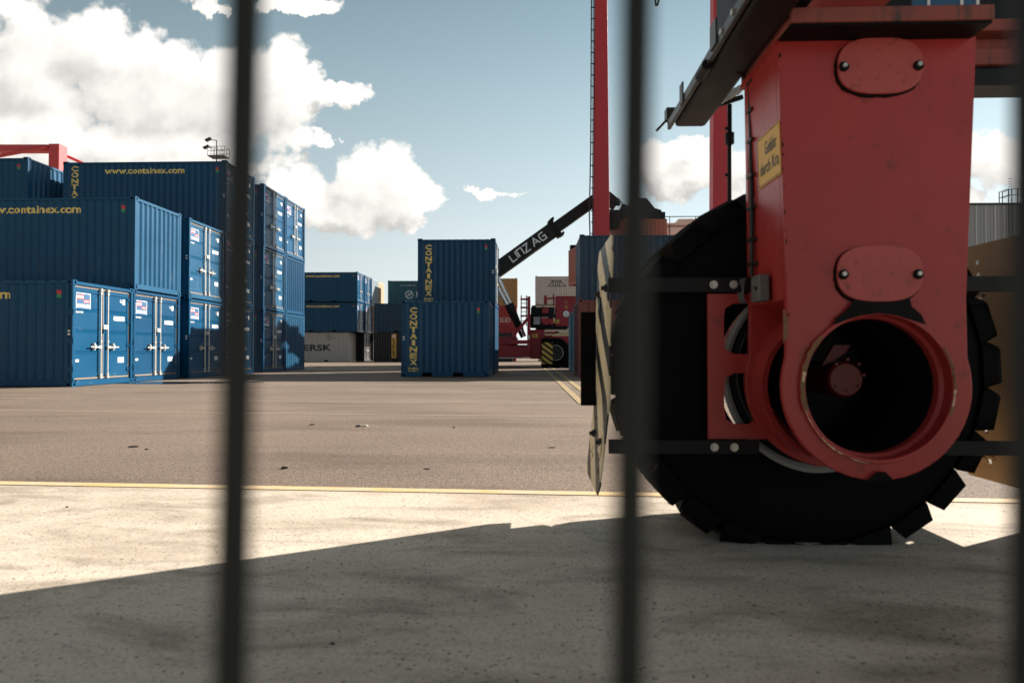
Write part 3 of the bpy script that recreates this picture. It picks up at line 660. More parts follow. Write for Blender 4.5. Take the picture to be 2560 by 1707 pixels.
def container(name, label, loc, L=6.058, col='blue', right='door', left='panel', rz=0.0, brand='cx', detail=2, group='shipping containers stacked in the yard', num='861517429', www=True):
    t = thing(name, label, 'shipping container', loc, rz, group)
    hx = L/2
    fr = link('frame', cached(('frame', L, col, right, left, detail > 0), lambda: m_frame(L, col, right, left, detail > 0)), t)
    if detail >= 1: bevel(fr, 0.004, 1)
    for s in (-1, 1):
        o = link('side_panel', cached(('side', L, col), lambda: m_side(L, col)), t)
        o.location = (0, s*(-WD/2+0.014), 0) if s > 0 else (0, WD/2-0.014, 0)
        if s < 0: o.rotation_euler = (0, 0, PI)
    link('roof', cached(('roof', L, col), lambda: m_roof(L, col)), t)
    for sx in (-1, 1):
        for sy in (-1, 1):
            for top in (0, 1):
                o = link('corner_casting', casting_mesh(sx, sy, top, col), t); o.location = (sx*hx, sy*WD/2, (H-0.118) if top else 0.0)
    for sx, kind in ((1, right), (-1, left)):
        if kind == 'panel':
            o = link('end_panel', cached(('end', col), lambda: m_end(col)), t); o.location = (sx*(hx-0.014), 0, 0)
            if sx < 0: o.rotation_euler = (0, 0, PI)
            continue
        dx = hx - 0.062
        for s in (-1, 1):
            d = link('door', cached(('door', s, col), lambda: m_door(s, col)), t); d.location = (sx*dx, 0, 0)
            if sx < 0: d.rotation_euler = (0, 0, PI)
            ro = link('lock_rod', cached('rod', m_rod), d); ro.location = (0, s*0.14, 0)
            ha = link('handle', cached(('handle', s), lambda: m_handle(s)), d); ha.location = (0, s*0.14, 0)
            if detail >= 1:
                for z in (0.38, 1.03, 1.66, 2.27):
                    h = link('hinge', cached(('hinge', col), lambda: m_hinge(col)), d); h.location = (0.004, s*1.098, z)
        gk = link('door_gasket', cached('gasket', m_gasket), t); gk.location = (sx*dx, 0, 0)
        if sx > 0 and detail >= 1:
            lb = MB(); lb.box(dx+0.0, dx+0.085, -0.07, 0.095, 1.43, 1.54); bevel(lb.build('lock_box', M['galv'], t), 0.008)
            lb = MB(); lb.cyl((dx, 0.0, 1.36), (dx+0.05, 0.0, 1.36), 0.035, n=12); lb.build('lock_knob', M[col], t)
        if sx > 0 and brand == 'cx':
            fn = lambda u, v: (dx-0.014+0.003, u, v)
            # framed logo
            y0, y1, z0, z1 = -1.0, -0.47, 1.875, 2.30; w = 0.014
            sg = place_text([quad2d(y0-0.02, z0-0.02, y1+0.02, z1+0.02)], lambda u, v: (dx-0.014+0.002, u, v), 'logo_sign', M['sblue'], t)
            place_text([quad2d(y0, z0, y1, z0+w), quad2d(y0, z1-w, y1, z1), quad2d(y0, z0+w, y0+w, z1-w), quad2d(y1-w, z0+w, y1, z1-w)], lambda u, v: (dx-0.014+0.004, u, v), 'border', M['wlet'], sg)
            place_text([quad2d(y0+0.025, 2.135, y0+0.275, 2.245, 0.02), quad2d(y0+0.28, 2.065, y1-0.02, 2.14, 0.005)], lambda u, v: (dx-0.014+0.0035, u, v), 'red_band', M['sred'], sg)
            a, fa = fit_text('RAUM', 0.21, 0.075, 0.02); b_, fb = fit_text('sofort', 0.17, 0.05, 0.012); c_, fc = fit_text('CONTAINEX', 0.46, 0.095, 0.025)
            for w_3 in ((a, fa, y0+0.045, 2.165), (b_, fb, y0+0.30, 2.08), (c_, fc, y0+0.035, 1.935)): place_text([w_3], lambda u, v: (dx-0.014+0.006, u, v), 'lettering', M['wlet'], sg)
            if detail >= 1:
                a, fa = fit_text(num, 0.26, 0.05, 0.01)
                place_text([(a, fa, y0, 1.80)], fn, 'number_lettering', M['wlet'], t)
                sticker(t, 'label_sticker', fn, 0.47, 1.68, 0.93, 1.79, M['wlet']); 
                place_text([quad2d(0.50, 1.752, 0.70, 1.762), quad2d(0.66, 1.725, 0.92, 1.74), quad2d(0.64, 1.70, 0.9, 1.712)], lambda u, v: (dx-0.014+0.005, u, v), 'label_print', M['sblue'], t)
                a, fa = fit_text('GL', 0.09, 0.08, 0.01)
                place_text([(a, fa, 0.73, 2.17), quad2d(0.85, 2.12, 0.95, 2.26)], fn, 'approval_sticker', M['wlet'], t)
                sticker(t, 'data_sticker', fn, 0.66, 0.56, 0.92, 0.70, M['wlet']); sticker(t, 'small_sticker', fn, -1.0, 0.60, -0.88, 0.66, M['wlet'])
    if brand == 'cx':
        cuts, fn = side_fn(L)
        if L > 4 and www:
            a, fa = fit_text('www.containex.com', 2.96, 0.215, 0.022)
            place_text([(a, fa, -hx+1.54, 2.13)], fn, 'lettering', M['letter'], t, cuts)
        if detail >= 1 or L < 4:
            zt = 2.42 if L > 4 else 2.36
            ps = vertical_word('CONTAINEX', -hx+0.29, zt, 0.26, 0.19, 0.2215)
            au, fau = fit_text('Austria', 0.36, 0.10, 0.02); nu, fnu = fit_text('0236/001-0', 0.34, 0.05, 0.02)
            ps += [(au, fau, -hx+0.24, 0.245), (nu, fnu, -hx+0.25, 0.175)]
            place_text(ps, fn, 'vertical_lettering', M['letter'], t, cuts)
        xs = hx-0.36
        sticker(t, 'red_sticker', fn, xs-0.045, 2.24, xs+0.045, 2.34, M['sred'], cuts); sticker(t, 'green_sticker', fn, xs-0.045, 2.15, xs+0.045, 2.24, M['sgreen'], cuts)
        if detail >= 1:
            sx = hx-0.09 if right == 'door' else -hx+0.09
            for zp in (1.25, 1.33): a = MB(); a.box(sx-0.03, sx+0.03, -WD/2-0.001, -WD/2+0.004, zp, zp+0.045); a.build('post_plate', M['wlet'], t)
    return t
_vi = [0]
def put(name, label, xr, y0, level, L=6.058, **k):
    """xr = X of the right (+X) end, y0 = Y of the face toward the camera"""
    if 'col' not in k:
        k['col'] = ('blue', 'bluec', 'blueb', 'blue', 'blueb', 'bluec', 'blue')[_vi[0] % 7]; _vi[0] += 1
    return container(name, label, (xr-L/2+random.uniform(-.012,.012), y0+WD/2, level*(H+0.006)), L, rz=random.uniform(-0.0015, 0.0015), **k)
XL = -11.11
LB = 'blue_container'
put(LB, 'front bottom blue container of the left block, lock doors in full sun', XL, 15.72, 0, num='861517429')
put(LB, 'second bottom blue container of the left block, doors beside a diagonal shadow', XL, 18.20, 0, num='861499634')
put(LB, 'blue container with a ribbed pale end on top of the two front ones at left', XL, 18.20, 1, right='panel', left='door')
put(LB, 'bottom blue container left of the first fence bar with half shaded doors', XL, 21.16, 0, num='861512310')
put(LB, 'second level blue container left of the first fence bar with sunlit logo doors', XL, 21.16, 1, num='861498447')
for k, lab in enumerate(('bottom blue container directly behind the first fence bar', 'middle blue container directly behind the first fence bar', 'topmost blue container of the left block with yellow web address and vertical word')):
    put(LB, lab, XL, 23.72, k, num='86149%04d' % (1203+k*377))
for k, lab in enumerate(('bottom door container right of the first fence bar with a dark leg shadow', 'middle door container right of the first fence bar', 'topmost door container just right of the first fence bar')):
    put(LB, lab, XL, 27.06, k, num='86150%04d' % (2210+k*291), detail=1)
for k, lab in enumerate(('bottom ribbed end container at the right edge of the left block', 'middle ribbed end container at the right edge of the left block', 'topmost door container at the right edge of the left block')):
    put(LB, lab, XL, 29.58, k, right='panel' if k < 2 else 'door', left='door' if k < 2 else 'panel', detail=1, num='861502881')
for k, lab in enumerate(('bottom container of the far left row, hidden low behind the block', 'middle container of the far left row, hidden behind the block', 'top container of the far left row under the red crane frame')):
    put(LB, lab, -18.0, 23.1, k, right='panel', left='door', detail=1)
# centre: ten-foot containers
put('short_blue_container', 'front short blue container on the ground in the centre with vertical yellow word', -1.53, 22.55, 0, L=2.991, right='panel', left='door')
put('short_blue_container', 'rear short blue container on the ground, only its bright right end showing', -1.47, 25.45, 0, L=2.991, right='panel', left='door')
put('short_blue_container', 'upper short blue container in the centre with bright locking doors', -1.47, 25.45, 1, L=2.991)
# right block along X=1.6
kw = dict(brand=None, detail=1)
put('brown_container', 'rusty brown container on the ground beside the striped wheel guard', 1.47+6.058, 22.15, 0, col='brown', **kw)
put('navy_container', 'dark blue container on the second level of the right block', 1.70+6.058, 24.72, 1, col='navy', left='panel', **kw)
put('pale_blue_container', 'pale blue container on the ground right behind the brown one', 1.56+6.058, 24.72, 0, col='lblue', **kw)
put('teal_container', 'dark teal container on the ground behind the pale blue one', 1.62+6.058, 27.3, 0, col='teal', **kw)
put('pale_blue_container', 'farthest pale blue ground container of the right block', 1.66+6.058, 29.9, 0, col='lblue', **kw)
# middle distance left group
YS = 57.2; XS = -15.25; k0 = dict(detail=0)
mk = put('white_container', 'off white container with black word on the ground under two blue ones', -16.15, YS+0.6, 0, col='white', brand=None, right='panel', left='door', detail=1)
cuts, fn = side_fn(6.058)
a, fa = fit_text('MAERSK', 4.05, 0.55, 0.03); b1, f1 = fit_text('MRKU', 0.5, 0.10, 0.01); b2, f2 = fit_text('764 7470', 0.72, 0.10, 0.01); b3, f3 = fit_text('22G1', 0.38, 0.10, 0.01)
place_text([(a, fa, -2.55, 0.95)], fn, 'lettering', M['klet'], mk, cuts); place_text([(b1, f1, 1.10, 2.18), (b2, f2, 1.10, 2.02), (b3, f3, 1.10, 1.86)], fn, 'number_lettering', M['klet'], mk, cuts)
place_text([quad2d(-1.9, 1.17, -1.45, 1.33)], fn, 'star_patch', M['klet'], mk, cuts)
put(LB, 'middle level blue container above the off white one in the distance', XS-0.1, YS+0.3, 1, **k0)
put(LB, 'top level blue container of the distant group left of centre', XS, YS, 2, **k0)
put(LB, 'second blue door container in the top row of the distant group', XS, YS+2.6, 2, www=False, **k0)
put(LB, 'second blue door container in the middle row of the distant group', XS, YS+2.9, 1, www=False, **k0)
put('black_container', 'black door container on the ground behind the off white one', XS-0.2, YS+3.2, 0, col='black', brand=None, **k0)
put('grey_container', 'grey blue ribbed container third in the distant top row', XS, YS+5.2, 2, col='grey', brand=None, right='panel', **k0)
put('brown_container', 'brown container third in the distant middle row', XS, YS+5.5, 1, col='brown', brand=None, right='panel', **k0)
put('black_container', 'black container on the ground third in the distant row', XS, YS+5.8, 0, col='black', brand=None, right='panel', **k0)
put('beige_container', 'beige container at the far end of the distant top row', XS, YS+7.8, 2, col='beige', brand=None, right='panel', **k0)
# Raffles / Hanjin group
put('dark_blue_container', 'plain dark blue container below the teal one with a white round emblem', -14.2+6.058, 58.9, 1, col='blue2', brand=None, **k0)
rf = put('black_container', 'black container with an orange upright word panel on the ground', -14.2+6.058, 58.7, 0, col='black', brand=None, **k0)
sticker(rf, 'orange_panel', fn, -1.42, 0.32, -1.0, 2.45, M['signy'], cuts)
cuts2, fn5 = side_fn(6.058, 0.008)
place_text(vertical_word('RAFFLES', -1.34, 2.02, 0.26, 0.19, 0.232, 0.03), fn5, 'lettering', M['klet'], rf, cuts2)
place_text([([(-1.36,2.12),(-1.24,2.12),(-1.24,2.36),(-1.36,2.36)], [(0,1,2,3)], 0, 0), quad2d(-1.2, 2.12, -1.06, 2.18), quad2d(-1.2, 2.18, -1.14, 2.38)], fn5, 'emblem', M['wlet'], rf, cuts2)
hj = put('teal_container', 'teal container with a white round emblem high behind the centre', -14.2+6.058, 64.4, 2, col='teal', brand=None, **k0)
hw, hf = strokes([[(0,0),(0,.5)],[(.34,0),(.34,.5)],[(0,.25),(.34,.25)]], .11)
hs_, hsf = strokes([[(-.12,0.02),(.12,0.02)],[(-.12,.48),(.12,.48)],[(.22,0.02),(.46,0.02)],[(.22,.48),(.46,.48)]], .05)
aw, af = strokes([[(0,0),(.2,.5)],[(.2,.5),(.4,0)],[(.08,.17),(.32,.17)],[(-.08,.02),(.1,.02)],[(.28,.02),(.5,.02)]], .075)
ring = strokes([[(0.36*math.cos(t*PI/14), 0.36*math.sin(t*PI/14)) for t in range(29)]], .09)
hh = strokes([[(-.13,-.2),(-.08,.2)],[(.08,-.2),(.13,.2)],[(-.1,0),(.1,.02)],[(-.13,-.2),(-.26,-.1)],[(.13,.2),(.26,.1)]], .07)
nj, njf = fit_text('NJIN', 1.6, 0.5, 0.03); ww_, wwf = fit_text('www.hanjin.com', 1.55, 0.13, 0.02)
place_text([(hw, hf, -0.2, 1.0), (hs_, hsf, -0.2, 1.0), (aw, af, 0.55, 1.0), (nj, njf, 1.15, 1.0)], fn, 'lettering', M['wlet'], hj, cuts); place_text([(ring[0], ring[1], -0.95, 1.22), (hh[0], hh[1], -0.95, 1.22)], fn, 'emblem', M['wlet'], hj, cuts); place_text([(ww_, wwf, -1.85, 2.05)], fn, 'web_lettering', M['wlet'], hj, cuts)
put('black_container', 'dark ground container in the deep shade behind the centre', -8.0+6.058, 60.0, 0, col='black', brand=None, **k0)
put('ochre_container', 'ochre container on the third level right of the centre stack', -1.56, 62.6, 2, col='ochre', brand=None, **k0)
sd_ = put('red_container', 'red container with white lettering below the ochre one', -1.62, 62.4, 1, col='redc', brand=None, **k0)
for w_, x_, wd_, h_ in (('HAMBURG', -2.2, 3.3, 0.42), ('SÜD', 1.42, 1.0, 0.52)):
    a, fa = fit_text(w_, wd_, h_, 0.0); place_text([(a, fa, x_, 1.02)], fn, 'lettering', M['wlet'], sd_, cuts)
put('red_container', 'dark red container on the ground below the lettered red one', -1.66, 62.2, 0, col='redc', brand=None, **k0)
zm = put('cream_container', 'rust streaked cream container on the third level behind the red machine', 0.12+6.058, 61.0, 2, col='white', brand=None, left='panel', **k0)
zl, zf = strokes([[(0,0),(.45,.5)],[(.45,.5),(.45,0)],[(.65,.5),(.65,0)],[(.85,0),(.85,.5)],[(1.05,0),(1.05,.5)],[(1.05,.5),(1.6,0)],[(0,0),(1.6,0)],[(.2,.5),(1.2,.5)]], .07)
place_text([(zl, zf, -1.85, 1.65)], fn, 'faded_lettering', M['dsteel'], zm, cuts)
put('cream_container', 'cream container on the middle level behind the red machine', 0.12+6.058, 61.4, 1, col='white', brand=None, left='panel', **k0)
put('beige_container', 'beige ground container seen past the front wheel of the red machine', 0.4+6.058, 61.2, 0, col='beige', brand=None, left='panel', **k0)
# ------------------------------------------------------------------ far gantry crane with two red legs
gc = thing('gantry_crane', 'tall red gantry crane whose two legs rise behind the right block', 'crane', (3.68, 36.7, 0))
def leg_taper(cx, cy, wb, wt, dep, z0, z1, mbm):
    mbm.hexa([(cx-wb/2,cy-dep/2,z0),(cx+wb/2,cy-dep/2,z0),(cx+wb/2,cy+dep/2,z0),(cx-wb/2,cy+dep/2,z0),(cx-wt/2,cy-dep/2,z1),(cx+wt/2,cy-dep/2,z1),(cx+wt/2,cy+dep/2,z1),(cx-wt/2,cy+dep/2,z1)])
mb = MB(); leg_taper(0, 0, 0.95, 0.60, 0.8, 1.6, 24, mb); bevel(mb.build('leg', M['cred2'], gc), 0.02)
mb = MB(); leg_taper(6.42, 0, 0.98, 0.60, 0.8, 1.6, 24, mb); bevel(mb.build('leg', M['cred2'], gc), 0.02)
mb = MB(); mb.box(-2.4, 9.0, -0.45, 0.45, 0.9, 1.7); mb.build('sill_beam', M['cred2'], gc)
mb = MB(); mb.box(-0.6, 7.0, -0.5, 0.5, 23.9, 25.2); mb.build('top_beam', M['cred2'], gc)
mb = MB()
mb.tube([(-0.62,-0.3,2.0),(-0.60,-0.3,6),(-0.66,-0.3,8.3),(-0.58,-0.3,12),(-0.50,-0.3,24)], 0.035)
for x in (-0.53, -0.46): mb.tube([(x,-0.3,2),(x+0.12,-0.3,24)], 0.022, 6)
for i in range(34):
    z = 2.3+i*0.62; sh_ = 0.12*(z-2)/22; mb.box(-0.62+sh_, -0.40+sh_, -0.32, -0.28, z, z+0.05)
mb.build('cable_run', M['cable'], gc)
mb = MB(); mb.box(-0.95, 0.1, -0.5, -0.47, 4.95, 5.16+0.55); 
mb.build('hazard_band', stripe_mat('leg_hazard_stripe', 0, 1, 0.3, 0.8, 0.5, 'X', (0.85,0.5,0.05)), gc)
for x in (-1.9, 8.5):
    mb = MB(); mb.cyl((x,-0.35,0.7),(x,0.35,0.7),0.7,n=32); mb.build('wheel', M['rubber'], gc, True)
# far crane frame at top left
fc = thing('gantry_crane', 'distant bright red crane frame rising over the far left containers', 'crane', W(150, 880, 62)*1.0)
fc.location.z = 0; F0 = fc.location.copy()
def P(px, py, d=62): return W(px, py, d) - F0
redb = mat('bright_crane_red', (0.62,0.07,0.075), 0.5, var=0.08)
mb = MB(); a, b = P(-420, 373), P(139, 373); mb.bar(a, b, 0.9, 0.58); mb.build('top_beam', redb, fc)
mb = MB(); a, b = P(139, 365), P(139, 950); a.z = W(0,364,62).z; mb.box(b.x-0.5, b.x+0.5, b.y-0.55, b.y+0.55, 0, a.z); bevel(mb.build('leg', redb, fc), 0.03)
mb = MB(); mb.cyl(P(118,368,61.4), P(-60,401,61.4), 0.16, n=12); mb.cyl(P(-300,375,61.4), P(-120,401,61.4), 0.16, n=12); mb.build('brace', redb, fc, True)
mb = MB(); mb.cyl(P(150,383,63), P(260,432,63), 0.13, n=12); mb.cyl(P(150,412,63), P(175,450,63), 0.11, n=12); mb.build('brace', redb, fc, True)
mb = MB(); a = P(-420, 373); mb.box(a.x-0.5, a.x+0.5, a.y-0.55, a.y+0.55, 0, W(0,364,62).z); mb.build('leg', redb, fc)
# ------------------------------------------------------------------ floodlight mast
fm = thing('floodlight_mast', 'grey floodlight mast with a caged platform above the left block', 'lamp mast', (0,0,0))
base = W(538, 880, 58); fm.location = (base.x, base.y, 0); F1 = fm.location.copy()
def Q(px, py, d=58): return W(px, py, d) - F1
mb = MB(); q = Q(538, 351); mb.cyl((0,0,0), (0,0,q.z), 0.055, 0.045, 10); mb.build('mast', M['dsteel'], fm)
mb = MB(); z0 = Q(0,392).z
pl = [Q(524,384), Q(545,396), Q(561,396), Q(543,385)]
z = pl[0].z; mb.box(-0.55, 0.95, -0.5, 0.5, z0-0.08, z0)
for i in range(6):
    x = -0.55+0.30*i
    for y in (-0.5, 0.5): mb.box(x-0.015, x+0.015, y-0.015, y+0.015, z0, z0+0.75)
for y in (-0.5, 0.5):
    for zz in (0.36, 0.74): mb.box(-0.55, 0.97, y-0.015, y+0.015, z0+zz, z0+zz+0.03)
for x in (-0.55, 0.95): mb.box(x-0.015, x+0.015, -0.5, 0.5, z0+0.72, z0+0.75)
mb.build('platform', M['dsteel'], fm)
for (px, py, sz) in ((521, 349, 0.30), (516, 368, 0.28)):
    a = Q(px, py); mb = MB(); R = Matrix.Translation(a) @ Matrix.Rotation(-0.45, 4, 'Y')
    mb.box(-0.26, 0.26, -0.16, 0.16, -0.09, 0.09, R); mb.bar(a, (0, 0, a.z-0.1), 0.06, 0.06); bevel(mb.build('floodlight', M['dsteel'], fm), 0.02)
# ------------------------------------------------------------------ reach stacker
rs = thing('reach_stacker', 'red reach stacker with a black lettered boom raised to the right', 'reach stacker', (0.3, 37.4, 0))
R0 = Vector((0.3, 37.4, 0))
def S(px, py, d): return W(px, py, d) - R0
mred = mat('machine_red_paint', (0.34,0.022,0.03), 0.45, var=0.15, vscale=1.5)
d0 = 35.6
def pbox(mb, px0, py0, px1, py1, d, dep):
    a, b = S(px0, py1, d), S(px1, py0, d); mb.box(min(a.x,b.x), max(a.x,b.x), a.y, a.y+dep, a.z, b.z)
mb = MB(); pbox(mb, 1120, 862, 1327, 893, d0, 3.2); pbox(mb, 1120, 842, 1292, 862, d0+0.2, 2.8); mb.box(-6.6, -1.0, 1.0, 1.6, 0.5, 1.2)
bevel(mb.build('chassis', mred, rs), 0.03)
mb = MB(); pbox(mb, 1120, 893.5, 1327, 896, d0-0.1, 0.5); mb.build('step_edge', M['galv'], rs)
mb = MB(); pbox(mb, 1325, 824, 1362, 897, d0+0.1, 1.6); pbox(mb, 1352, 838, 1382, 852, d0+0.2, 1.2); bevel(mb.build('axle_housing', mred, rs), 0.03)
mb = MB(); pbox(mb, 1318, 741, 1326, 878, d0-0.3, 0.3); pbox(mb, 1272, 850, 1319, 860, d0-0.3, 0.3)
a, b = S(1280, 842, d0-0.2), S(1320, 796, d0-0.2); mb.bar(a, b, 0.12, 0.16)
for py in (747, 768, 789): pbox(mb, 1301, py-1.5, 1319, py+1.5, d0-0.3, 0.6)
mb.build('steps', mred, rs)
mb = MB()
for px in (1303, 1316): mb.tube([S(px, 738, d0-0.2), S(px, 815, d0-0.2)], 0.03, 6)
for py in (748, 758, 769, 779, 790, 802): mb.tube([S(1303, py, d0-0.2), S(1316, py, d0-0.2)], 0.022, 6)
mb.build('ladder', M['dsteel'], rs)
mb = MB(); pbox(mb, 1327, 768, 1386, 790, d0, 1.8); pbox(mb, 1326, 785, 1352, 818, d0+0.1, 1.6); pbox(mb, 1340, 804, 1420, 822, d0+0.1, 1.6)
for i in range(16):
    x, y = random.uniform(1332, 1388), random.uniform(762, 812); r = random.uniform(2.5, 6); pbox(mb, x-r, y-r*0.7, x+r, y+r*0.7, d0-0.12, 0.4)
bevel(mb.build('engine_bay', M['blk'], rs), 0.03)
mb = MB(); pbox(mb, 1334, 792, 1350, 811, d0-0.2, 0.3); mb.build('filter_housing', M['rim'], rs)
mb = MB(); pbox(mb, 1352, 795, 1383, 812, d0-0.1, 0.5); pbox(mb, 1355, 770, 1371, 783, d0-0.2, 0.4); bevel(mb.build('valve_block', mred, rs), 0.03)
mb = MB(); mb.cyl(S(1364,739,d0+.1), S(1364,762,d0+.1), 0.09, n=14); mb.cyl(S(1364,748,d0+.1), S(1387,744,d0+.1), 0.05, n=10); mb.cyl(S(1384,735,d0+.1), S(1384,765,d0+.1), 0.04, n=10); mb.build('exhaust', mred, rs, True)
mb = MB(); pbox(mb, 1389, 741, 1440, 815, d0, 1.6); pbox(mb, 1389, 740, 1440, 742.5, d0-0.05, 1.7); bx_ = mb.build('equipment_box', mred, rs); bevel(bx_, 0.03)
mb = MB(); pbox(mb, 1364, 829, 1391, 833, d0, 1.2); pbox(mb, 1380, 840, 1396, 845, d0, 1.0); mb.build('mudguard', mred, rs)
mb = MB(); a = S(1415.5, 784.5, d0-0.03); mb.cyl((a.x, a.y, a.z), (a.x, a.y-0.02, a.z), 0.165, n=24); dsc = mb.build('round_plate', M['wlet'], bx_)
mb = MB(); mb.box(a.x-0.012, a.x+0.012, a.y-0.026, a.y-0.022, a.z-0.11, a.z+0.03); mb.build('gauge_mark', M['klet'], dsc)
for (py, s_) in ((754, 0.07), (766, 0.11)):
    a = S(1415.5, py, d0-0.03); mb = MB(); mb.prism([(-s_,-s_*0.9),(s_,-s_*0.9),(0,s_*0.9)], lambda u,v:(a.x+u,a.y,a.z+v), lambda u,v:(a.x+u,a.y-0.01,a.z+v)); w_ = mb.build('warning_triangle', M['signy'], bx_)
    mb = MB(); mb.prism([(-s_*.6,-s_*0.6),(s_*.6,-s_*0.6),(0,s_*0.45)], lambda u,v:(a.x+u,a.y-0.012,a.z+v), lambda u,v:(a.x+u,a.y-0.014,a.z+v)); mb.build('inner_triangle', M['klet'], w_)
for (px0, py0, px1, py1, tx) in ((1384, 799, 1398, 808, 'ACHTUNG'), (1330, 835, 1344, 844, 'ACHTUNG')):
    a, b = S(px0, py1, d0-0.12), S(px1, py0, d0-0.12)
    mb = MB(); mb.box(a.x, b.x, a.y-0.01, a.y, a.z, b.z); w_ = mb.build('warning_label', M['signy'], rs)
    mb = MB()
    for k in range(3):
        zz = a.z + (b.z-a.z)*(0.25+0.25*k); mb.box(a.x+0.04, b.x-0.04-0.03*k, a.y-0.014, a.y-0.011, zz-0.012, zz+0.012)
    mb.build('print', M['klet'], w_)
mb = MB(); a, b = S(1320.5, 848, d0-0.33), S(1324, 838, d0-0.33); mb.box(a.x, b.x, a.y-0.01, a.y, a.z, b.z); mb.build('white_label', M['wlet'], rs)
def simple_wheel(parent, x, y, r, w, z=None, rimc='rim'):
    z = r if z is None else z
    t = MB(); t.lathe([(r*0.5,0.03),(r*0.62,-0.0),(r*0.85,-0.01),(r*0.97,0.05),(r,0.12),(r,w-0.12),(r*0.97,w-0.05),(r*0.85,w+0.01),(r*0.5,w-0.03)], (x,y,z), 40)
    o = t.build('tyre', M['rubber'], parent, True)
    t = MB(); t.lathe([(0.02,0.10),(r*0.18,0.06),(r*0.2,0.10),(r*0.42,0.12),(r*0.46,0.02),(r*0.52,0.02)], (x,y,z), 32); t.build('rim', M['dsteel'], o, True)
    t = MB(); t.lathe([(r*0.47,0.012),(r*0.5,0.006),(r*0.53,0.018)], (x,y,z), 32); t.build('rim_flange', M['rim'], o, True)
wx = S(1389, 880, d0).x
simple_wheel(rs, wx, -1.75, 0.80, 0.55)
simple_wheel(rs, wx, 1.2, 0.80, 0.55); simple_wheel(rs, wx-5.9, -1.6, 0.8, 0.55); simple_wheel(rs, wx-5.9, 1.2, 0.8, 0.55)
# twin tyre seen edge on behind the hazard guard
mb = MB(); a, b = S(1354.5, 910, 34.8), S(1381.5, 856, 34.8)
gm_ = stripe_mat('machine_guard_stripe', 0, 1, 0.30, 0.75, 0.52, 'X', (0.62,0.46,0.10))
mb.box(a.x, b.x, a.y-0.03, a.y, a.z, b.z); bevel(mb.build('wheel_guard', gm_, rs), 0.02)
mb = MB(); a2, b2 = S(1351, 921, 34.9), S(1378, 850, 34.9); R_ = 0.8
mb.lathe([(0.3,0.0),(R_*0.9,0.0),(R_,0.06),(R_,0.40),(R_*0.9,0.46),(0.3,0.46)], ((a2.x+b2.x)/2-0.0, 0, 0), 36)
mb.v = [((a2.x+b2.x)/2 + (y-0.23), a2.y+0.85+ (x-(a2.x+b2.x)/2), z+0.80) for x, y, z in mb.v]
mb.build('steered_tyre', M['rubber'], rs, True)
# boom
bd = 38.3
b0, b1 = S(1115, 768, bd), S(1513, 500, bd)
ang = math.atan2(b1.z-b0.z, b1.x-b0.x); u_ = Vector((math.cos(ang), 0, math.sin(ang))); v_ = Vector((-math.sin(ang), 0, math.cos(ang)))
def bp_(px, py): return S(px, py, bd)
pB = S(1250, 670, bd-0.4); pE = S(1387, 572, bd-0.4)  # axis of lower section
ax = (pE-pB).normalized(); axv = Vector((-ax.z, 0, ax.x))
mb = MB(); st_ = pB - ax*3.4; mb.bar(st_, pE, 0.85, 0.80, up=axv); bevel(mb.build('boom', M['boomk'], rs), 0.03)
mb = MB(); mb.bar(pE-ax*0.15, pE+ax*0.1, 0.95, 1.04, up=axv)
for k in (-0.5, 0.5): mb.bar(pE+axv*k+ax*0.0, pE+axv*k+ax*0.26, 0.9, 0.10, up=axv)
mb.build('boom_collar', M['blk'], rs)
mb = MB(); mb.bar(pE-ax*0.1, pE+ax*3.35, 0.62, 0.60, up=axv); bevel(mb.build('boom_extension', M['boomk'], rs), 0.02)
mb = MB(); hp = pE+ax*3.3; mb.bar(hp-axv*0.1, hp+ax*0.35-axv*0.95, 0.9, 0.5, up=ax); mb.box(hp.x-0.1, hp.x+1.3, hp.y-0.5, hp.y+0.5, hp.z-1.9, hp.z-0.95)
for i in range(12):
    c_ = hp + Vector((random.uniform(0.1,1.3), -0.55, random.uniform(-1.9,-0.4))); mb.box(c_.x-.12, c_.x+.12, c_.y-.1, c_.y+.2, c_.z-.1, c_.z+.1)
mb.tube([hp+Vector((0.1,-.4,0.2)), hp+Vector((0.6,-.45,-0.1)), hp+Vector((0.75,-.45,-0.7))], 0.03, 6)
mb.tube([hp+Vector((0.2,-.2,0.3)), hp+Vector((0.9,-.3,-0.3)), hp+Vector((1.3,-.45,-0.8))], 0.03, 6)
mb.build('boom_head', M['blk'], rs)
# boom lettering
L_ = [(0, [[(0,1),(0,0),(.72,0)]]), (.95, [[(0,0),(0,1)]]), (1.22, [[(0,0),(0,1),(.72,1),(.72,0)]]), (2.2, [[(0,1),(.75,1),(0,0),(.8,0)]]), (3.55, [[(0,0),(.5,1),(1.0,0)],[(.36,.34),(.75,.34)]]), (4.85, [[(.75,1),(.12,1),(0,.8),(0,.2),(.12,0),(.75,0),(.75,.5),(.35,.5)]])]
ps = []
for du, ln in L_:
    vs, fs = strokes(ln, .19); ps.append(([(v[0]*0.40, v[1]*0.42) for v in vs], fs, du*0.40, 0))
tb = pB + ax*0.78 - axv*0.21 + Vector((0,-0.432,0))
place_text(ps, lambda u, v: tuple(tb + ax*u*1.04 + axv*v), 'boom_lettering', M['wlet'], rs)
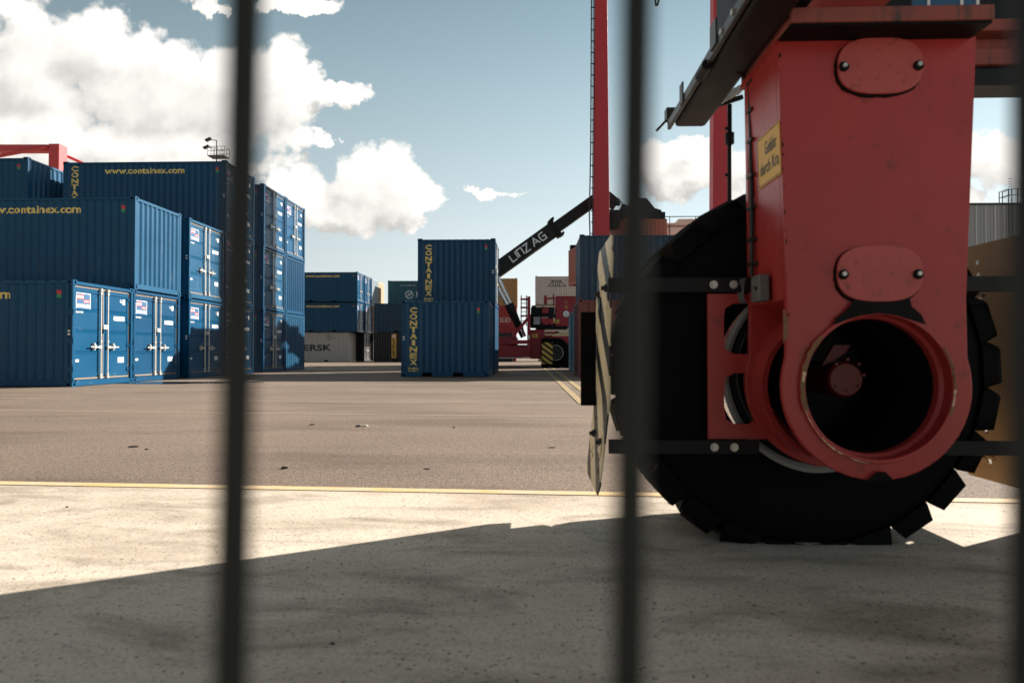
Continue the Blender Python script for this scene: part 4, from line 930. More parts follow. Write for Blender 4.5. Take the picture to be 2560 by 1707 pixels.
# lift cylinders
for off in (0, 1):
    top = S(1228 + off*17, 690+ off*3, d0+0.6+off*1.4); mid = S(1268+off*8, 762-off*4, d0+0.6+off*1.4); bot = S(1309, 842, d0+0.6+off*1.4)
    mb = MB(); mb.cyl(mid, bot, 0.16, n=18); cy_ = mb.build('lift_cylinder', M['blk'], rs, True)
    mb = MB(); mb.cyl(top, mid, 0.10, n=16); mb.build('piston_rod', M['chrome'], cy_, True)
mb = MB(); mb.cyl(S(1306,815,d0+0.1), S(1309,842,d0+0.1), 0.05, n=8); mb.cyl(S(1299,822,d0+.1), S(1312,838,d0+.1), 0.045, n=8); mb.build('hydraulic_hose', M['chrome'], rs, True)
# cab hidden mostly by the centre containers
mb = MB(); mb.box(-4.6, -3.0, -1.6, 0.2, 1.6, 3.3); bevel(mb.build('cab', M['dsteel'], rs), 0.06)
# held 40-ft container
pa_, pb_ = Vector((2.5, 48.6, 0)), Vector((4.85, 37.3, 0)); dirv = (pb_-pa_).normalized(); rzz = math.atan2(dirv.y, dirv.x); side = Vector((-dirv.y, dirv.x, 0))
cc = pa_ + dirv*6.096 + side*(WD/2)
hc = container('orange_container', 'long orange container hanging from the reach stacker above the right block', (cc.x, cc.y, 5.62), 12.192, 'orange', 'panel', 'door', rzz, None, 0, 'shipping containers stacked in the yard')
# spreader on top (part of the stacker)
mb = MB(); mb2 = MB()
def hl(x, y, z): q = Matrix.Translation((cc.x, cc.y, 5.62)) @ Matrix.Rotation(rzz, 4, 'Z') @ Vector((x, y, z)); return q - R0
def hbox(m_, x0, x1, y0, y1, z0, z1): m_.hexa([hl(*p) for p in ((x0,y0,z0),(x1,y0,z0),(x1,y1,z0),(x0,y1,z0),(x0,y0,z1),(x1,y0,z1),(x1,y1,z1),(x0,y1,z1))])
hbox(mb, 5.5, 6.05, -1.15, 1.15, H+0.02, H+0.40); hbox(mb, -6.0, -5.6, -1.15, 1.15, H+0.02, H+0.35); hbox(mb, -6.0, 6.0, -0.45, 0.45, H+0.1, H+0.5)
pr = [(-1.15, 0.4), (1.15, 0.4), (1.15, 0.62), (0.75, 0.72), (0.28, 1.25), (-0.3, 1.25), (-0.55, 0.85), (-1.15, 0.75)]
mb.prism([(y, z) for y, z in pr], lambda y, z: hl(5.5, y, H+z), lambda y, z: hl(5.0, y, H+z))
hbox(mb, -1.6, 1.6, -0.7, 0.7, H+0.5, H+1.1); bevel(mb.build('spreader', M['blk'], rs), 0.02)
# ------------------------------------------------------------------ cream structure with railing behind right block
cb = thing('site_cabin', 'cream flat roofed cabin with a thin railing behind the right block', 'cabin', (0,0,0))
crm = mat('cream_panel', (0.78,0.72,0.62), 0.6, var=0.06)
a, b = W(1618, 579, 44), W(1830, 562, 44); cb.location = (a.x, a.y, 0)
mb = MB(); mb.box(0, b.x-a.x+3, 0, 4, 0, b.z); bevel(mb.build('wall', crm, cb), 0.02)
mb = MB(); mb.box(-0.1, b.x-a.x+3.1, -0.08, 4.1, b.z+0.01, b.z+0.10); mb.build('roof', crm, cb)
mb = MB(); mb.box(2.1, 3.9, 0.2, 1.6, b.z+0.1, b.z+0.42); bevel(mb.build('roof_box', crm, cb), 0.03)
mb = MB(); zr = W(0, 541.5, 44).z; mb.box(-0.2, 9, -0.06, -0.02, zr-0.05, zr); mb.box(-0.2, 9, -0.06, -0.02, b.z-0.15+0.0, b.z-0.10)
for px in (1648, 1673.5, 1738, 1770): x = W(px, 560, 44).x - a.x; mb.box(x-0.022, x+0.022, -0.06, -0.02, b.z-1.2, zr)
mb.build('railing', M['dsteel'], cb)
# ------------------------------------------------------------------ warehouse at right
wh = thing('warehouse', 'pale grey metal clad warehouse behind the yellow wheel guard at right', 'warehouse', (0,0,0))
a, b = W(2150, 880, 62), W(2900, 515, 62); wh.location = (a.x, a.y, 0)
clad = mat('ribbed_grey_cladding', (0.33,0.35,0.36), 0.5, var=0.07)
wl = MB(); Lw = b.x-a.x; n = int(Lw/0.3)
for i in range(n):
    x = i*0.3
    wl.face([(x,0,0),(x+0.18,0,0),(x+0.18,0,b.z),(x,0,b.z)]); wl.face([(x+0.18,0,0),(x+0.21,0.04,0),(x+0.21,0.04,b.z),(x+0.18,0,b.z)]); wl.face([(x+0.21,0.04,0),(x+0.27,0.04,0),(x+0.27,0.04,b.z),(x+0.21,0.04,b.z)]); wl.face([(x+0.27,0.04,0),(x+0.3,0,0),(x+0.3,0,b.z),(x+0.27,0.04,b.z)])
wl.box(0, 0.1, 0.05, 25, 0, b.z); wl.box(Lw-0.1, Lw, 0.05, 25, 0, b.z); wl.box(0, Lw, 24.9, 25, 0, b.z)
wl.build('wall', clad, wh)
mb = MB(); mb.box(-0.15, Lw+0.15, -0.12, 25.1, b.z, b.z+0.18); mb.build('roof', M['dsteel'], wh)
seam = mat('translucent_pale_strip', (0.62,0.64,0.64), 0.4)
for px in (2436, 2459, 2481.5, 2503): 
    x = W(px, 700, 62).x - a.x; mb = MB(); mb.box(x-0.04, x+0.04, -0.05, -0.01, 1, b.z-0.05); mb.build('wall_strip', seam, wh)
lad = MB(); x0_, x1_ = W(2513, 500, 61.6).x-a.x, W(2521, 500, 61.6).x-a.x; zt = W(0, 475, 61.6).z
for x in (x0_, x1_): lad.box(x-0.03, x+0.03, -0.45, -0.39, 2, zt)
for k in range(60): lad.box(x0_, x1_, -0.45, -0.40, 2.2+0.3*k*0.82, 2.24+0.3*k*0.82)
for x in (x0_, x1_): 
    lad.box(x-0.03, x+0.03, 0.8, 0.86, b.z, zt); lad.box(x-0.03, x+0.03, -0.45, 0.86, zt-0.05, zt); lad.box(x-0.03, x+0.03, -0.45, 0.86, zt-0.6, zt-0.55)
x3 = W(2535, 500, 61.6).x-a.x; lad.box(x3-0.03, x3+0.03, -0.45, -0.39, b.z, zt); lad.box(x1_, x3+2, -0.45, -0.40, zt-0.05, zt); lad.box(x1_, x3+2, -0.45, -0.40, zt-0.6, zt-0.55)
lad.build('roof_ladder', M['dsteel'], wh)
# ------------------------------------------------------------------ foreground crane leg and wheel
nc = thing('gantry_crane', 'near red crane leg with a round hub opening and a huge black wheel', 'crane', (1.245, 2.9, 0.014))
NC = Vector((1.245, 2.9, 0.014))
CXW, CZW = 0.0, 0.735       # wheel centre (local x,z)
YF, YB = 2.47-2.9, 2.875-2.9    # leg front and back planes, local
cz = 0.700
def leg_outline(R=0.340, wt=0.349, wm=0.321, zt=1.975, zm=1.02, n=26):
    pts = [(wt, zt), (wm, zm)]
    # arc from right tangent round the bottom to the left
    a0 = math.acos(min(1, 0.985)); 
    for i in range(n+1):
        t = math.radians(18) - math.radians(216)*i/n
        pts.append((R*math.cos(t), cz+R*math.sin(t)))
    pts += [(-wm, zm), (-wt, zt)]
    pts[0] = (wt+0.018, zt)
    return pts
def ring_plate(mb, outer, cx, czz, r, fn0, fn1, n=48):
    """plate with outline 'outer' and a round hole, thickness fn0..fn1"""
    m = len(outer)
    # resample the outline by angle about the hole centre
    angs = sorted(set([round(2*PI*i/n, 5) for i in range(n)] + [round(math.atan2(p[1]-czz, p[0]-cx) % (2*PI), 5) for p in outer]))
    def hit(a):
        c_, s_ = math.cos(a), math.sin(a); best = None
        for i in range(m):
            (x1,y1),(x2,y2) = outer[i], outer[(i+1) % m]; dx, dy = x2-x1, y2-y1
            den = c_*dy - s_*dx
            if abs(den) < 1e-9: continue
            t = ((x1-cx)*dy - (y1-czz)*dx)/den; q = ((x1-cx)*s_ - (y1-czz)*c_)/den
            if t > 0 and -1e-6 <= q <= 1+1e-6 and (best is None or t > best): best = t
        return (cx+c_*best, czz+s_*best)
    O = [hit(a) for a in angs]; I = [(cx+r*math.cos(a), czz+r*math.sin(a)) for a in angs]; k = len(angs)
    for i in range(k):
        j = (i+1) % k
        for fn in (fn0, fn1): mb.face([fn(*O[i]), fn(*O[j]), fn(*I[j]), fn(*I[i])])
        mb.face([fn0(*O[i]), fn0(*O[j]), fn1(*O[j]), fn1(*O[i])]); mb.face([fn0(*I[i]), fn0(*I[j]), fn1(*I[j]), fn1(*I[i])])
out = leg_outline()
mb = MB(); ring_plate(mb, out, 0, cz, 0.262, lambda x,z:(x,YF,z), lambda x,z:(x,YF+0.03,z)); fp = mb.build('front_plate', M['cred'], nc); 
bevel(fp, 0.004, 2)
mb = MB(); outb = leg_outline(R=0.355, wt=0.345, wm=0.335, zm=0.98); ring_plate(mb, outb, 0, cz, 0.27, lambda x,z:(x,YB-0.03,z), lambda x,z:(x,YB,z)); bevel(mb.build('back_plate', M['cred'], nc), 0.004, 2)
# side walls with the arched slot low on each side
for s in (-1, 1):
    mb = MB(); zs = [1.975, 1.5, 1.02]; xw = lambda z: 0.337 + (0.349-0.337-0.024)*(z-1.02)/0.955 - 0.026 + 0.004
    ya, yb = YF+0.03, YB-0.03
    def sx_(z): return s*((0.321 + (0.349-0.321)*(z-1.02)/0.955) if z >= 1.02 else math.sqrt(max(0.01, 0.330**2-(z-cz)**2)))
    N_ = 22
    zz = [1.975] + [1.30 - (1.30-0.42)*i/N_ for i in range(N_+1)]
    # slot edge as function of z: arch centred y=.35 of depth
    for z1_, z2_ in zip(zz[:-1], zz[1:]):
        def half(z):
            q_ = (z-0.645)/0.245
            return 0.0 if abs(q_) >= 1 else 0.108*math.sqrt(1-q_*q_)
        yc = ya + 0.111
        for (a1, b1_, a2_, b2_) in ((ya, yc-half(z1_), ya, yc-half(z2_)), (yc+half(z1_), yb, yc+half(z2_), yb)):
            th = 0.022*s
            p1, p2, p3, p4 = (sx_(z1_), a1, z1_), (sx_(z1_), b1_, z1_), (sx_(z2_), b2_, z2_), (sx_(z2_), a2_, z2_)
            q1, q2, q3, q4 = [(p[0]-th, p[1], p[2]) for p in (p1, p2, p3, p4)]
            mb.face([p1,p2,p3,p4]); mb.face([q1,q2,q3,q4]); mb.face([p2,q2,q3,p3]); mb.face([p1,q1,q4,p4])
    mb.build('side_plate', M['cred'], nc)
# lower back ring skirt + hub tube
mb = MB(); mb.lathe([(0.262,-0.014),(0.276,-0.014),(0.280,0.0),(0.280,0.045),(0.262,0.045),(0.262,-0.014)], (0,YF,cz), 64); bevel(mb.build('hub_ring', M['cred'], nc, True), 0.002)
mb = MB(); mb.lathe([(0.262,0.04),(0.250,0.05),(0.250,0.085),(0.262,0.085)], (0,YF,cz), 64); mb.build('inner_ring', M['cred'], nc, True)
mb = MB(); mb.lathe([(0.252,0.085),(0.250,0.50)], (0,YF,cz), 64); mb.lathe([(0.256,0.50),(0.256,0.085)], (0,YF,cz), 64); mb.build('hub_tube', M['blk'], nc, True)
# rust and bare metal on the ring rim
def arc_strip(name, a0, a1, r0, r1, m_, yoff=-0.016):
    mb = MB(); n = max(6, int(abs(a1-a0)/3)); 
    for i in range(n):
        t0, t1 = math.radians(a0+(a1-a0)*i/n), math.radians(a0+(a1-a0)*(i+1)/n)
        j0 = random.uniform(0, 0.006); j1 = random.uniform(0, 0.006)
        mb.face([((r0+j0)*math.cos(t0), YF+yoff, cz+(r0+j0)*math.sin(t0)), ((r1-j1)*math.cos(t0), YF+yoff, cz+(r1-j1)*math.sin(t0)), ((r1-j0)*math.cos(t1), YF+yoff, cz+(r1-j0)*math.sin(t1)), ((r0+j1)*math.cos(t1), YF+yoff, cz+(r0+j1)*math.sin(t1))])
    mb.build(name, m_, nc)
arc_strip('rust_patch', 138, 198, 0.262, 0.284, M['rust']); arc_strip('rust_patch', 338, 392, 0.262, 0.276, M['rust']); arc_strip('bare_edge', 198, 262, 0.274, 0.279, M['steelw'], -0.017); arc_strip('bare_edge', 343, 358, 0.262, 0.273, M['steelw'], -0.0175); arc_strip('bare_edge', 168, 176, 0.264, 0.280, M['steelw'], -0.0175)
arc_strip('bare_edge', 6, 14, 0.263, 0.270, M['steelw'])
mb = MB(); 
for i in range(10):
    z = 0.86 + 0.012*i; w = 0.016*math.sin(PI*(i+0.5)/10)+random.uniform(0,0.006); mb.face([(-0.336,YF-0.002,z),(-0.336+w,YF-0.002,z),(-0.336+w,YF-0.002,z+0.012),(-0.336,YF-0.002,z+0.012)])
mb.build('rust_patch', M['rust'], nc)
# black grease under the lower cover and at the ring's foot
grease_shade = mat('black_grease_and_shade', (0.004,0.0035,0.0035), 0.6, spec=0.12)  # also colours the shade painted under the top flange
mb = MB(); mb.face([(-0.165,YF-0.0165,cz+0.222),(-0.15,YF-0.0165,cz+0.250),(-0.125,YF-0.0165,cz+0.268),(-0.098,YF-0.0165,cz+0.300),(-0.085,YF-0.0165,cz+0.318),(-0.03,YF-0.0165,cz+0.308),(0.06,YF-0.0165,cz+0.308),(0.11,YF-0.0165,cz+0.322),(0.118,YF-0.0165,cz+0.290),(0.150,YF-0.0165,cz+0.262),(0.168,YF-0.0165,cz+0.225),(0.12,YF-0.0165,cz+0.240),(0.06,YF-0.0165,cz+0.259),(0,YF-0.0165,cz+0.266),(-0.06,YF-0.0165,cz+0.259),(-0.12,YF-0.0165,cz+0.240)]); 
mb.build('grease_smear', grease_shade, nc); mb = MB(); mb.face([(-0.05,YF-0.0165,cz-0.338),(0.05,YF-0.0165,cz-0.335),(0.02,YF-0.0165,cz-0.305),(-0.012,YF-0.0165,cz-0.304)]); mb.build('grease_smear', grease_shade, nc)
for zc_, hc_, wc_ in ((1.905,.018,.010),(1.86,.006,.005),(1.575,.02,.006),(1.545,.008,.008),(1.49,.012,.004),(1.43,.006,.006),(1.33,.016,.005),(1.27,.007,.004),(1.22,.02,.006),(1.10,.008,.004),(0.955,.012,.006)):
    xe_ = -(0.321 + (0.349-0.321)*(zc_-1.02)/0.955) + 0.001
    mb = MB(); mb.face([(xe_,YF-0.0025,zc_),(xe_+wc_*0.7,YF-0.0025,zc_+hc_*0.15),(xe_+wc_,YF-0.0025,zc_+hc_*0.6),(xe_+wc_*0.4,YF-0.0025,zc_+hc_),(xe_,YF-0.0025,zc_+hc_*0.9)]); mb.build('paint_chip', grease_shade, nc)
# covers
def stadium(hw, hh, n=44, p=2.7):
    out_ = []
    for i in range(n):
        t = 2*PI*i/n; c_, s_ = math.cos(t), math.sin(t); q = (abs(c_)**p + abs(s_)**p)**(-1/p); out_.append((hw*c_*q, hh*s_*q))
    return out_
for czv, cxv in ((1.867, 0.014), (1.111, 0.006)):
    mb = MB(); mb.prism([(x*(1+random.uniform(-.012,.02)), z*(1+random.uniform(-.012,.03))) for x, z in stadium(0.156, 0.106)], lambda x,z:(cxv+x-0.002,YF-0.004,czv+z-0.005), lambda x,z:(cxv+x-0.002,YF+0.002,czv+z-0.005)); sl = mb.build('cover_seal', grease_shade, nc)
    mb = MB(); mb.prism(stadium(0.152, 0.103), lambda x,z:(cxv+x,YF-0.018,czv+z), lambda x,z:(cxv+x,YF-0.0045,czv+z)); cv = bevel(mb.build('inspection_cover', M['credl'], nc), 0.003)
    for s in (-1, 1):
        mb = MB(); mb.cyl((cxv+s*0.133,YF-0.0195,czv-0.005),(cxv+s*0.133,YF-0.024,czv-0.005),0.018,n=14); mb.build('washer', grease_shade, cv)
        mb = MB(); mb.cyl((cxv+s*0.133,YF-0.024,czv-0.003),(cxv+s*0.133,YF-0.034,czv-0.003),0.0085,n=6); mb.build('bolt', M['bolt'], cv)
# top flange and black frame above
mb = MB(); mb.box(-0.352, 0.350, YF-0.125, YB+0.02, 1.976, 2.030); fl_ = mb.build('top_flange', M['credd'], nc); bevel(fl_, 0.006)
mb = MB(); mb.box(-0.357, 0.366, YF+0.004, YB+0.01, 1.950, 1.9745); mb.build('flange_weld', M['cred'], nc)
mb = MB(); a, b = (-0.36, -0.52, 2.09), (-0.54, 0.72, 1.98)
def L2(px, py, d): return W(px, py, d) - NC
mb = MB(); mb.box(-0.345, 0.343, YF-0.118, YF-0.002, 1.966, 1.9755); mb.build('flange_shade_sheet', grease_shade, nc)  # black sheet standing in for the shade on the flange's underside
# channel: left web, underside
mb = MB(); mb.box(-0.548, -0.530, -1.0, 0.60, 1.986, 2.032); bevel(mb.build('channel_web', M['dsteel'], nc), 0.004)
mb = MB(); mb.box(-0.520, -0.360, -1.0, 0.56, 1.984, 2.060); bevel(mb.build('cable_channel', M['blk'], nc), 0.02, 3)
mb = MB(); mb.box(-0.522, -0.26, -1.0, -0.24, 2.062, 2.75); bevel(mb.build('drive_housing', M['blk'], nc), 0.01)
for y_ in (-0.42, -0.56):
    mb = MB(); mb.cyl((-0.556,y_,2.012),(-0.546,y_,2.012),0.011,n=10); mb.build('bolt', M['bolt'], nc)
mb = MB(); mb.box(-0.556,-0.549,0.21,0.27,1.99,2.083); mb.build('upright_tab', M['dsteel'], nc)
mb = MB(); mb.box(-0.556,-0.549,-0.36,-0.28,2.0,2.095); mb.build('upright_tab', M['dsteel'], nc)
mb = MB(); mb.cyl((-0.545,-0.20,1.985),(-0.545,-0.08,1.985),0.022,n=14); mb.build('cable_gland', M['blk'], nc, True)
mb = MB(); c_ = L2(1678, 288, 3.5); mb.box(c_.x-0.03, c_.x+0.02, c_.y-0.03, c_.y+0.03, c_.z-0.03, c_.z+0.03); mb.bar(c_, L2(1641, 328, 3.5), 0.005, 0.012); mb.build('flag_arm', M['dsteel'], nc)
mb = MB(); 
for k in range(5):
    c_ = L2(1806+k*10, 248-k*5.5, 3.15); mb.cyl(c_+Vector((0,-0.02,0)), c_+Vector((0,0.02,0)), 0.017, n=10)
mb.build('hose_fittings', M['bolt'], nc, True)
mb = MB(); mb.bar(L2(1797,262,3.2), L2(1856,243,3.2), 0.02, 0.02); mb.tube([L2(1824,262,3.25), L2(1824,520,3.25)], 0.011, 10); mb.tube([L2(1824,333,3.25), L2(1824,360,3.25)], 0.022, 10)
for y in (322, 438): mb.bar(L2(1812,y,3.25), L2(1824,y,3.25), 0.012, 0.012)
mb.build('vertical_hose', M['blk'], nc, True)
# stub at very top centre
mb = MB(); mb.tube([L2(1637,-20,2.6), L2(1640,14,2.6), L2(1644,14,2.6), L2(1652,-20,2.6)], 0.004, 8); mb.build('hanging_hook', M['dsteel'], nc, True)
# cable on the side face
XS_ = -0.349
def side_pt(px, py):   # point on the -X side plane of the leg seen at this pixel
    q = (px-CX)/F; X_ = 1.245-0.335; dd = X_/(q*cs-sn); return W(px, py, dd) - NC + Vector((-0.012,0,0))
cab = [L2(1812,104,2.72), L2(1795,104,2.72), L2(1788,116,2.72), L2(1789,132,2.72), L2(1797,148,2.72), L2(1820,168,2.74), L2(1850,184,2.76), side_pt(1871,198), side_pt(1881,215), side_pt(1884,320), side_pt(1886,450), side_pt(1887,560), side_pt(1886,690)]
mb = MB(); mb.tube(cab, 0.0088, 10)
for y in (206, 277, 352, 440, 520, 600, 660): 
    c_ = side_pt(1886, y); mb.box(c_.x-0.012, c_.x+0.015, c_.y-0.03, c_.y+0.03, c_.z-0.006, c_.z+0.006)
mb.build('cable', M['cable'], nc, True)
mb = MB(); p0, p1 = side_pt(1893, 205), side_pt(1895, 450); mb.bar(p0+Vector((0.010,0,0)), p1+Vector((0.010,0,0)), 0.008, 0.03, up=(0,1,0)); mb.build('cable_rail', M['cred'], nc)
mb = MB(); p0 = side_pt(1912, 722); mb.box(p0.x-0.028, p0.x+0.012, p0.y-0.055, p0.y+0.045, p0.z-0.052, p0.z+0.052); jb = bevel(mb.build('junction_box', M['box'], nc), 0.005)
mb = MB(); mb.cyl((p0.x-0.029,p0.y-0.02,p0.z),(p0.x-0.033,p0.y-0.02,p0.z),0.008,n=10); mb.build('bolt', M['blk'], jb)
mb = MB(); 
for k in range(6):
    q0 = side_pt(1884, 700); r0 = 0.03+0.004*k
    pts = [q0 + Vector((-0.02-0.003*k, 0.0+0.035*math.sin(t*PI/7)*(1+0.15*k), -0.045+ 0.05*math.cos(t*PI/7))) for t in range(8)]
    mb.tube(pts, 0.003, 6)
mb.build('cable_bundle', M['box'], nc, True)
# danger sign on side face
y0_, y1_ = YF+0.006, YF+0.245; zt_, zb_ = 1.678, 1.480
c0 = side_pt(1896, 370)
sgx = -0.3495
def sgf(y, z, o=0.0): xx = -(0.321 + (0.349-0.321)*(z-1.02)/0.955); return (xx-0.004-o, y, z)
mb = MB(); mb.prism([(y0_,zb_),(y1_,zb_),(y1_,zt_),(y0_,zt_)], lambda y,z: sgf(y,z,0), lambda y,z: sgf(y,z,-0.003)); sg = mb.build('danger_sign', M['signy'], nc)
t1, f1_ = fit_text('Gefahr', 0.125, 0.052, 0.012); t2, f2_ = fit_text('durch Kra', 0.20, 0.050, 0.012)
# seen from -X: left is +Y
fn_s = lambda u, v: sgf(y1_-u, v, 0.0012)
place_text([(t1, f1_, 0.085, zb_+0.112), (t2, f2_, 0.028, zb_+0.042)], fn_s, 'lettering', M['klet'], sg)
place_text([quad2d(0.004, zb_+0.004, y1_-y0_, zb_+0.007), quad2d(0.004, zt_-0.007, y1_-y0_, zt_-0.004), quad2d(0.004, zb_+0.007, 0.007, zt_-0.007)], fn_s, 'border', M['klet'], sg)
# red bracket plate with two openings
bx0, bx1 = -0.508, -0.25
mb = MB(); fnb = lambda u, v, w: (u, YB-0.015+ (w or 0), v)
bz0, bz1 = 0.459, 1.073
for (za, zb2, c2, rv) in ((0.78, bz1-0.0, 0.925, 0.108), (bz0, 0.78, 0.630, 0.108)):
    hole_plate(mb, bx0, bx1, za, zb2, -0.345, c2, 0.095, rv, fnb, None, 20, None, 5.0)
o = mb.build('bracket_plate', M['cred'], nc); sm = o.modifiers.new('thick', 'SOLIDIFY'); sm.thickness = 0.012
mb = MB(); mb.prism([(-0.42,bz0),(-0.20,bz0-0.0),(-0.10,bz0-0.10),(-0.13,bz0+0.18),(-0.26,bz0+0.12)], lambda x,z:(x,YB-0.012,z), lambda x,z:(x,YB-0.003,z)); mb.build('bracket_gusset', M['cred'], nc)
def guard_arms(s, xo):
    for z0_, z1_ in ((1.078, 1.142), (0.397, 0.457)):
        mb = MB(); xa, xb = sorted((s*0.30, s*xo)); mb.box(xa, xb, YB-0.035, YB-0.017, z0_, z1_); ar = bevel(mb.build('guard_arm', M['blk'], nc), 0.003)
        for k in (0.325, 0.415) if s > 0 else (0.405, 0.488):
            mb = MB(); mb.cyl((s*k,YB-0.036,(z0_+z1_)/2),(s*k,YB-0.040,(z0_+z1_)/2),0.017,n=16); mb.cyl((s*k,YB-0.040,(z0_+z1_)/2),(s*k,YB-0.05,(z0_+z1_)/2),0.010,n=6); mb.build('bolt', M['bolt'], ar)
guard_arms(-1, 0.93); guard_arms(1, 0.93)
# striped guards
gst = stripe_mat('guard_hazard_stripe', 0, 1, 0.29, -0.62, 0.56, c1=(0.90,0.74,0.46), c2=(0.012,0.014,0.014))
gst2 = mat('guard_yellow_back', (0.34,0.18,0.045), 0.45, var=0.15, vscale=6, dirt=(0.25,0.14,0.05), dirt_amt=0.1)
def guard(s):
    mb = MB(); Y0, Y1 = -0.03, 0.62
    hz = [0.30, 0.355, 0.445, 0.50, 1.02, 1.08, 1.20, 1.26]
    cols = [(Y0, 0.03, 0.06, []), (0.03, 0.13, 0.0, hz), (0.13, 0.36, 0.0, []), (0.36, 0.46, 0.0, hz), (0.46, 0.58, 0.0, []), (0.58, Y1, 0.05, [])]
    def xm(z): return s*(0.925 + (0.045 if z < 0.62 else 0.0)*(0.62-z)/0.4 - (0.0 if z < 1.05 else 0.02*(z-1.05)/0.3))
    def fn(y, z, w=0): return (xm(z), y, z)
    zl, zh = 0.205, 1.345
    for i, (ya, yb, cut, hs2) in enumerate(cols):
        za0 = zb0 = zl; za1 = zb1 = zh
        if i == 0: za0, za1 = zl+0.05, zh-0.09
        if i == len(cols)-1: zb0, zb1 = zl+0.055, zh-0.06
        bk = [zl+0.055, 0.62, 0.75, 0.9, 1.05, 1.1]
        cells = [(h-0.024, h+0.024, h) for h in hs2]
        zz = sorted(set([0.62, 0.75, 0.9] + [c for a_, b_, _ in cells for c in (a_, b_)] + [zl+0.055, zh-0.06]))
        zz = [z for z in zz if zl+0.05 <= z <= zh-0.055]
        mb.face([fn(ya, za0), fn(yb, zb0), fn(yb, zz[0]), fn(ya, zz[0])])
        for a_, b_ in zip(zz[:-1], zz[1:]):
            h = [c for c in cells if abs(c[0]-a_) < 1e-6 and abs(c[1]-b_) < 1e-6]
            if h: hole_plate(mb, ya, yb, a_, b_, (ya+yb)/2, h[0][2], 0.016, 0.0115, fn, None, 12)
            else: mb.face([fn(ya, a_), fn(yb, a_), fn(yb, b_), fn(ya, b_)])
        mb.face([fn(ya, zz[-1]), fn(yb, zz[-1]), fn(yb, zb1), fn(ya, za1)])
    o = mb.build('wheel_guard', [gst if s < 0 else gst2], nc, False, 'black and cream striped wheel guard' if s < 0 else 'dull yellow wheel guard seen from behind')
    sm = o.modifiers.new('thick', 'SOLIDIFY'); sm.thickness = 0.007
    for z in (1.11, 0.427):
        for y in (0.08, 0.41):
            q = MB(); x = xm(z); q.cyl((x+s*0.012,y,z),(x,y,z),0.018,n=14); q.cyl((x+s*0.026,y,z),(x+s*0.01,y,z),0.011,n=6); q.build('bolt', M['dsteel'], o)
    return o
g1 = guard(-1); g2 = guard(1)
mb = MB(); mb.box(-1.008, -0.93, 0.50, 0.515, 0.555, 1.03); bevel(mb.build('rubber_flap', M['rubber'], nc), 0.004)
# big wheel
def big_tyre(name, x, y, z, parent):
    mb = MB(); w = 0.60
    pf = [(0.385,0.05),(0.42,0.012),(0.52,-0.015),(0.64,-0.010),(0.72,0.012),(0.758,0.05),(0.772,0.12),(0.776,0.30),(0.772,0.48),(0.758,0.55),(0.72,0.588),(0.64,0.610),(0.52,0.615),(0.42,0.588),(0.385,0.55)]
    mb.lathe(pf, (x,y,z), 72)
    n = 25
    for side in (0, 1):
        for k in range(n):
            a = 2*PI*(k+0.5*side+0.15)/n
            def pt(da, yy, r): 
                yv = yy if side == 0 else w-yy
                return (x+r*math.cos(a+da), y+yv, z+r*math.sin(a+da))
            hw = 0.097; sk = 0.10*(1 if side == 0 else -1)
            # shoulder part
            secs = [(0.000, 0.735, 0.765, 0.0, hw*0.95), (0.012, 0.745, 0.815, 0.0, hw), (0.05, 0.74, 0.830, 0.015, hw), (0.33, 0.755, 0.833, sk+0.05, hw*0.85)]
            for s0, s1 in zip(secs[:-1], secs[1:]):
                (y0,ri0,ro0,o0,h0),(y1,ri1,ro1,o1,h1) = s0, s1
                mb.hexa([pt(o0-h0*1.27,y0,ri0), pt(o0+h0*1.27,y0,ri0), pt(o1+h1*1.27,y1,ri1), pt(o1-h1*1.27,y1,ri1), pt(o0-h0*0.9,y0,ro0), pt(o0+h0*0.9,y0,ro0), pt(o1+h1*0.9,y1,ro1), pt(o1-h1*0.9,y1,ro1)])
    mb.v = [(a_-0.055, b_, max(c_, -0.008)) for a_, b_, c_ in mb.v]
    o = mb.build(name, M['rubber'], parent, True)
    r = MB(); r.lathe([(0.335,0.10),(0.352,0.05),(0.375,0.035),(0.425,0.030),(0.432,0.010),(0.415,0.004),(0.400,0.012)], (x,y,z), 64); r.build('rim_flange', M['rim'], o, True)
    r = MB(); r.lathe([(0.30,0.25),(0.31,0.12),(0.335,0.10)], (x,y,z), 64); r.lathe([(0.02,0.22),(0.30,0.24),(0.31,0.25)], (x,y,z), 64); r.build('wheel_disc', M['blk'], o, True)
    r = MB(); r.lathe([(0.365,0.028),(0.372,0.020),(0.388,0.020),(0.395,0.028)], (x,y,z), 64); r.build('rim_groove', M['blk'], o, True)
    r = MB(); r.lathe([(0.001,-0.22),(0.062,-0.22),(0.070,-0.21),(0.072,0.24)], (x-0.005,y,z-0.018), 32)
    for k in range(8):
        t = 2*PI*k/8; r.cyl((x+0.062*math.cos(t),y-0.19,z+0.062*math.sin(t)),(x+0.062*math.cos(t),y-0.226,z+0.062*math.sin(t)),0.007,n=6)
    r.build('hub', M['hubred'], o, True)
    return o
big_tyre('tyre', 0, 0.02, CZW, nc)
mb = MB(); mb.prism([(-0.03,0.853),(0.035,0.855),(0.018,0.825),(-0.03,0.79),(-0.08,0.768)], lambda x,z:(x,-0.15,z), lambda x,z:(x,-0.12,z)); mb.build('hub_arm', M['hubred'], nc)
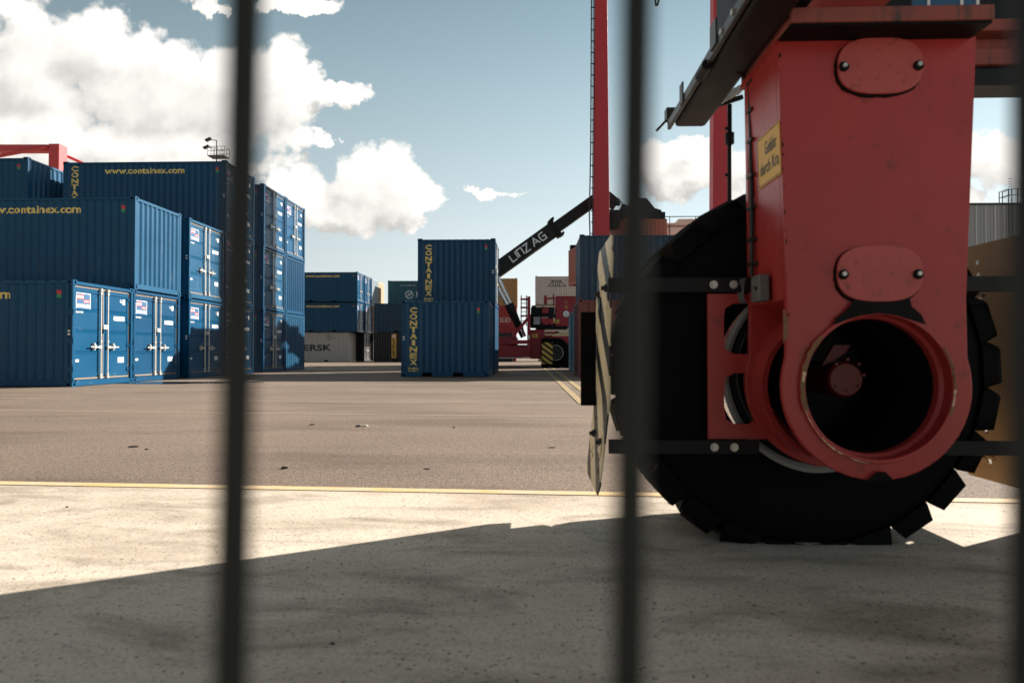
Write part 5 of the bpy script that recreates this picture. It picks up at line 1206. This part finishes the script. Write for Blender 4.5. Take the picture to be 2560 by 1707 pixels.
# second bogie wheel and sill outside the frame on the right
big_tyre('tyre', 2.5, 0.02, CZW, nc)
mb = MB(); mb.prism([(x+2.5, z) for x, z in leg_outline()], lambda x,z:(x,YF,z), lambda x,z:(x,YB,z)); mb.build('second_leg', M['cred'], nc)
mb = MB(); xg = 2.5-0.90; mb.box(xg-0.004, xg+0.004, -0.03, 0.62, 0.205, 1.345); mb.build('wheel_guard', gst, nc)
mb = MB(); mb.box(0.15, 6.5, 0.38, 0.56, 2.115, 2.205); bevel(mb.build('sill_beam', M['blk'], nc), 0.01)
mb = MB(); mb.box(0.15, 6.5, 0.36, 0.56, 2.207, 2.285); mb.box(0.15, 6.5, 0.44, 0.9, 2.285, 2.37); mb.box(0.2, 6.5, 0.36, 0.95, 2.37, 2.43); bevel(mb.build('upper_sill', M['credd'], nc), 0.01)
mb = MB(); mb.box(0.3, 6.5, 0.40, 0.95, 2.432, 3.6); bevel(mb.build('sill_shade_box', M['blk'], nc), 0.01)  # upper sill blacked out, its colour standing in for the column's shade
mb = MB(); mb.box(2.5, 7.8, 0.5, 1.9, 2.2, 4.6); mb.build('unseen_shade_box', M['cred'], nc)  # unseen box added to keep the near concrete at right in shadow
mb = MB(); mb.box(-0.28, 0.30, -0.36, 0.5, 2.35, 5.0); mb.build('column', M['cred'], nc)
mb = MB(); mb.box(0.10, 0.335, -0.50, -0.49, 2.048, 2.25); bp2 = mb.build('blue_sign', M['sblue'], nc)
mb = MB()
for x in (0.15, 0.265, 0.32): mb.box(x, x+0.010, -0.503, -0.501, 2.048, 2.25)
mb.build('white_stripe', M['wlet'], bp2)
# ------------------------------------------------------------------ fence right in front of the lens
FD = 0.211
fx = thing('fence', 'out of focus dark metal bar fence right in front of the lens', 'fence', (0, 0, 0))
fo = W(1280, 880, FD); fx.location = (fo.x, fo.y, 0); fx.rotation_euler = (0, 0, YAW)
pos = [(602-1280)/F*FD, (1588-1280)/F*FD, (2582-1280)/F*FD]
sp_ = pos[1]-pos[0]
allx = [pos[0]-sp_*k for k in range(8, 0, -1)] + pos + [pos[2]+sp_*k for k in range(1, 9)]
for x in allx:
    mb = MB(); lean = 0.0035; mb.cyl((x-lean*4, 0, 0.0), (x+lean*4, 0, 1.8), 0.0053, n=20); mb.build('fence_bar', M['fence'], fx, True)
for z in (0.25, 0.45, 1.25, 1.45, 1.75):
    for y in (-0.008, 0.008):
        mb = MB(); mb.cyl((allx[0], y, z), (allx[-1], y, z), 0.003, n=10); mb.build('fence_rail', M['fence'], fx, True)
for x in (allx[0], allx[-1]):
    mb = MB(); mb.box(x-0.03, x+0.03, -0.05, 0.01, 0, 1.9); mb.build('fence_post', M['fence'], fx)
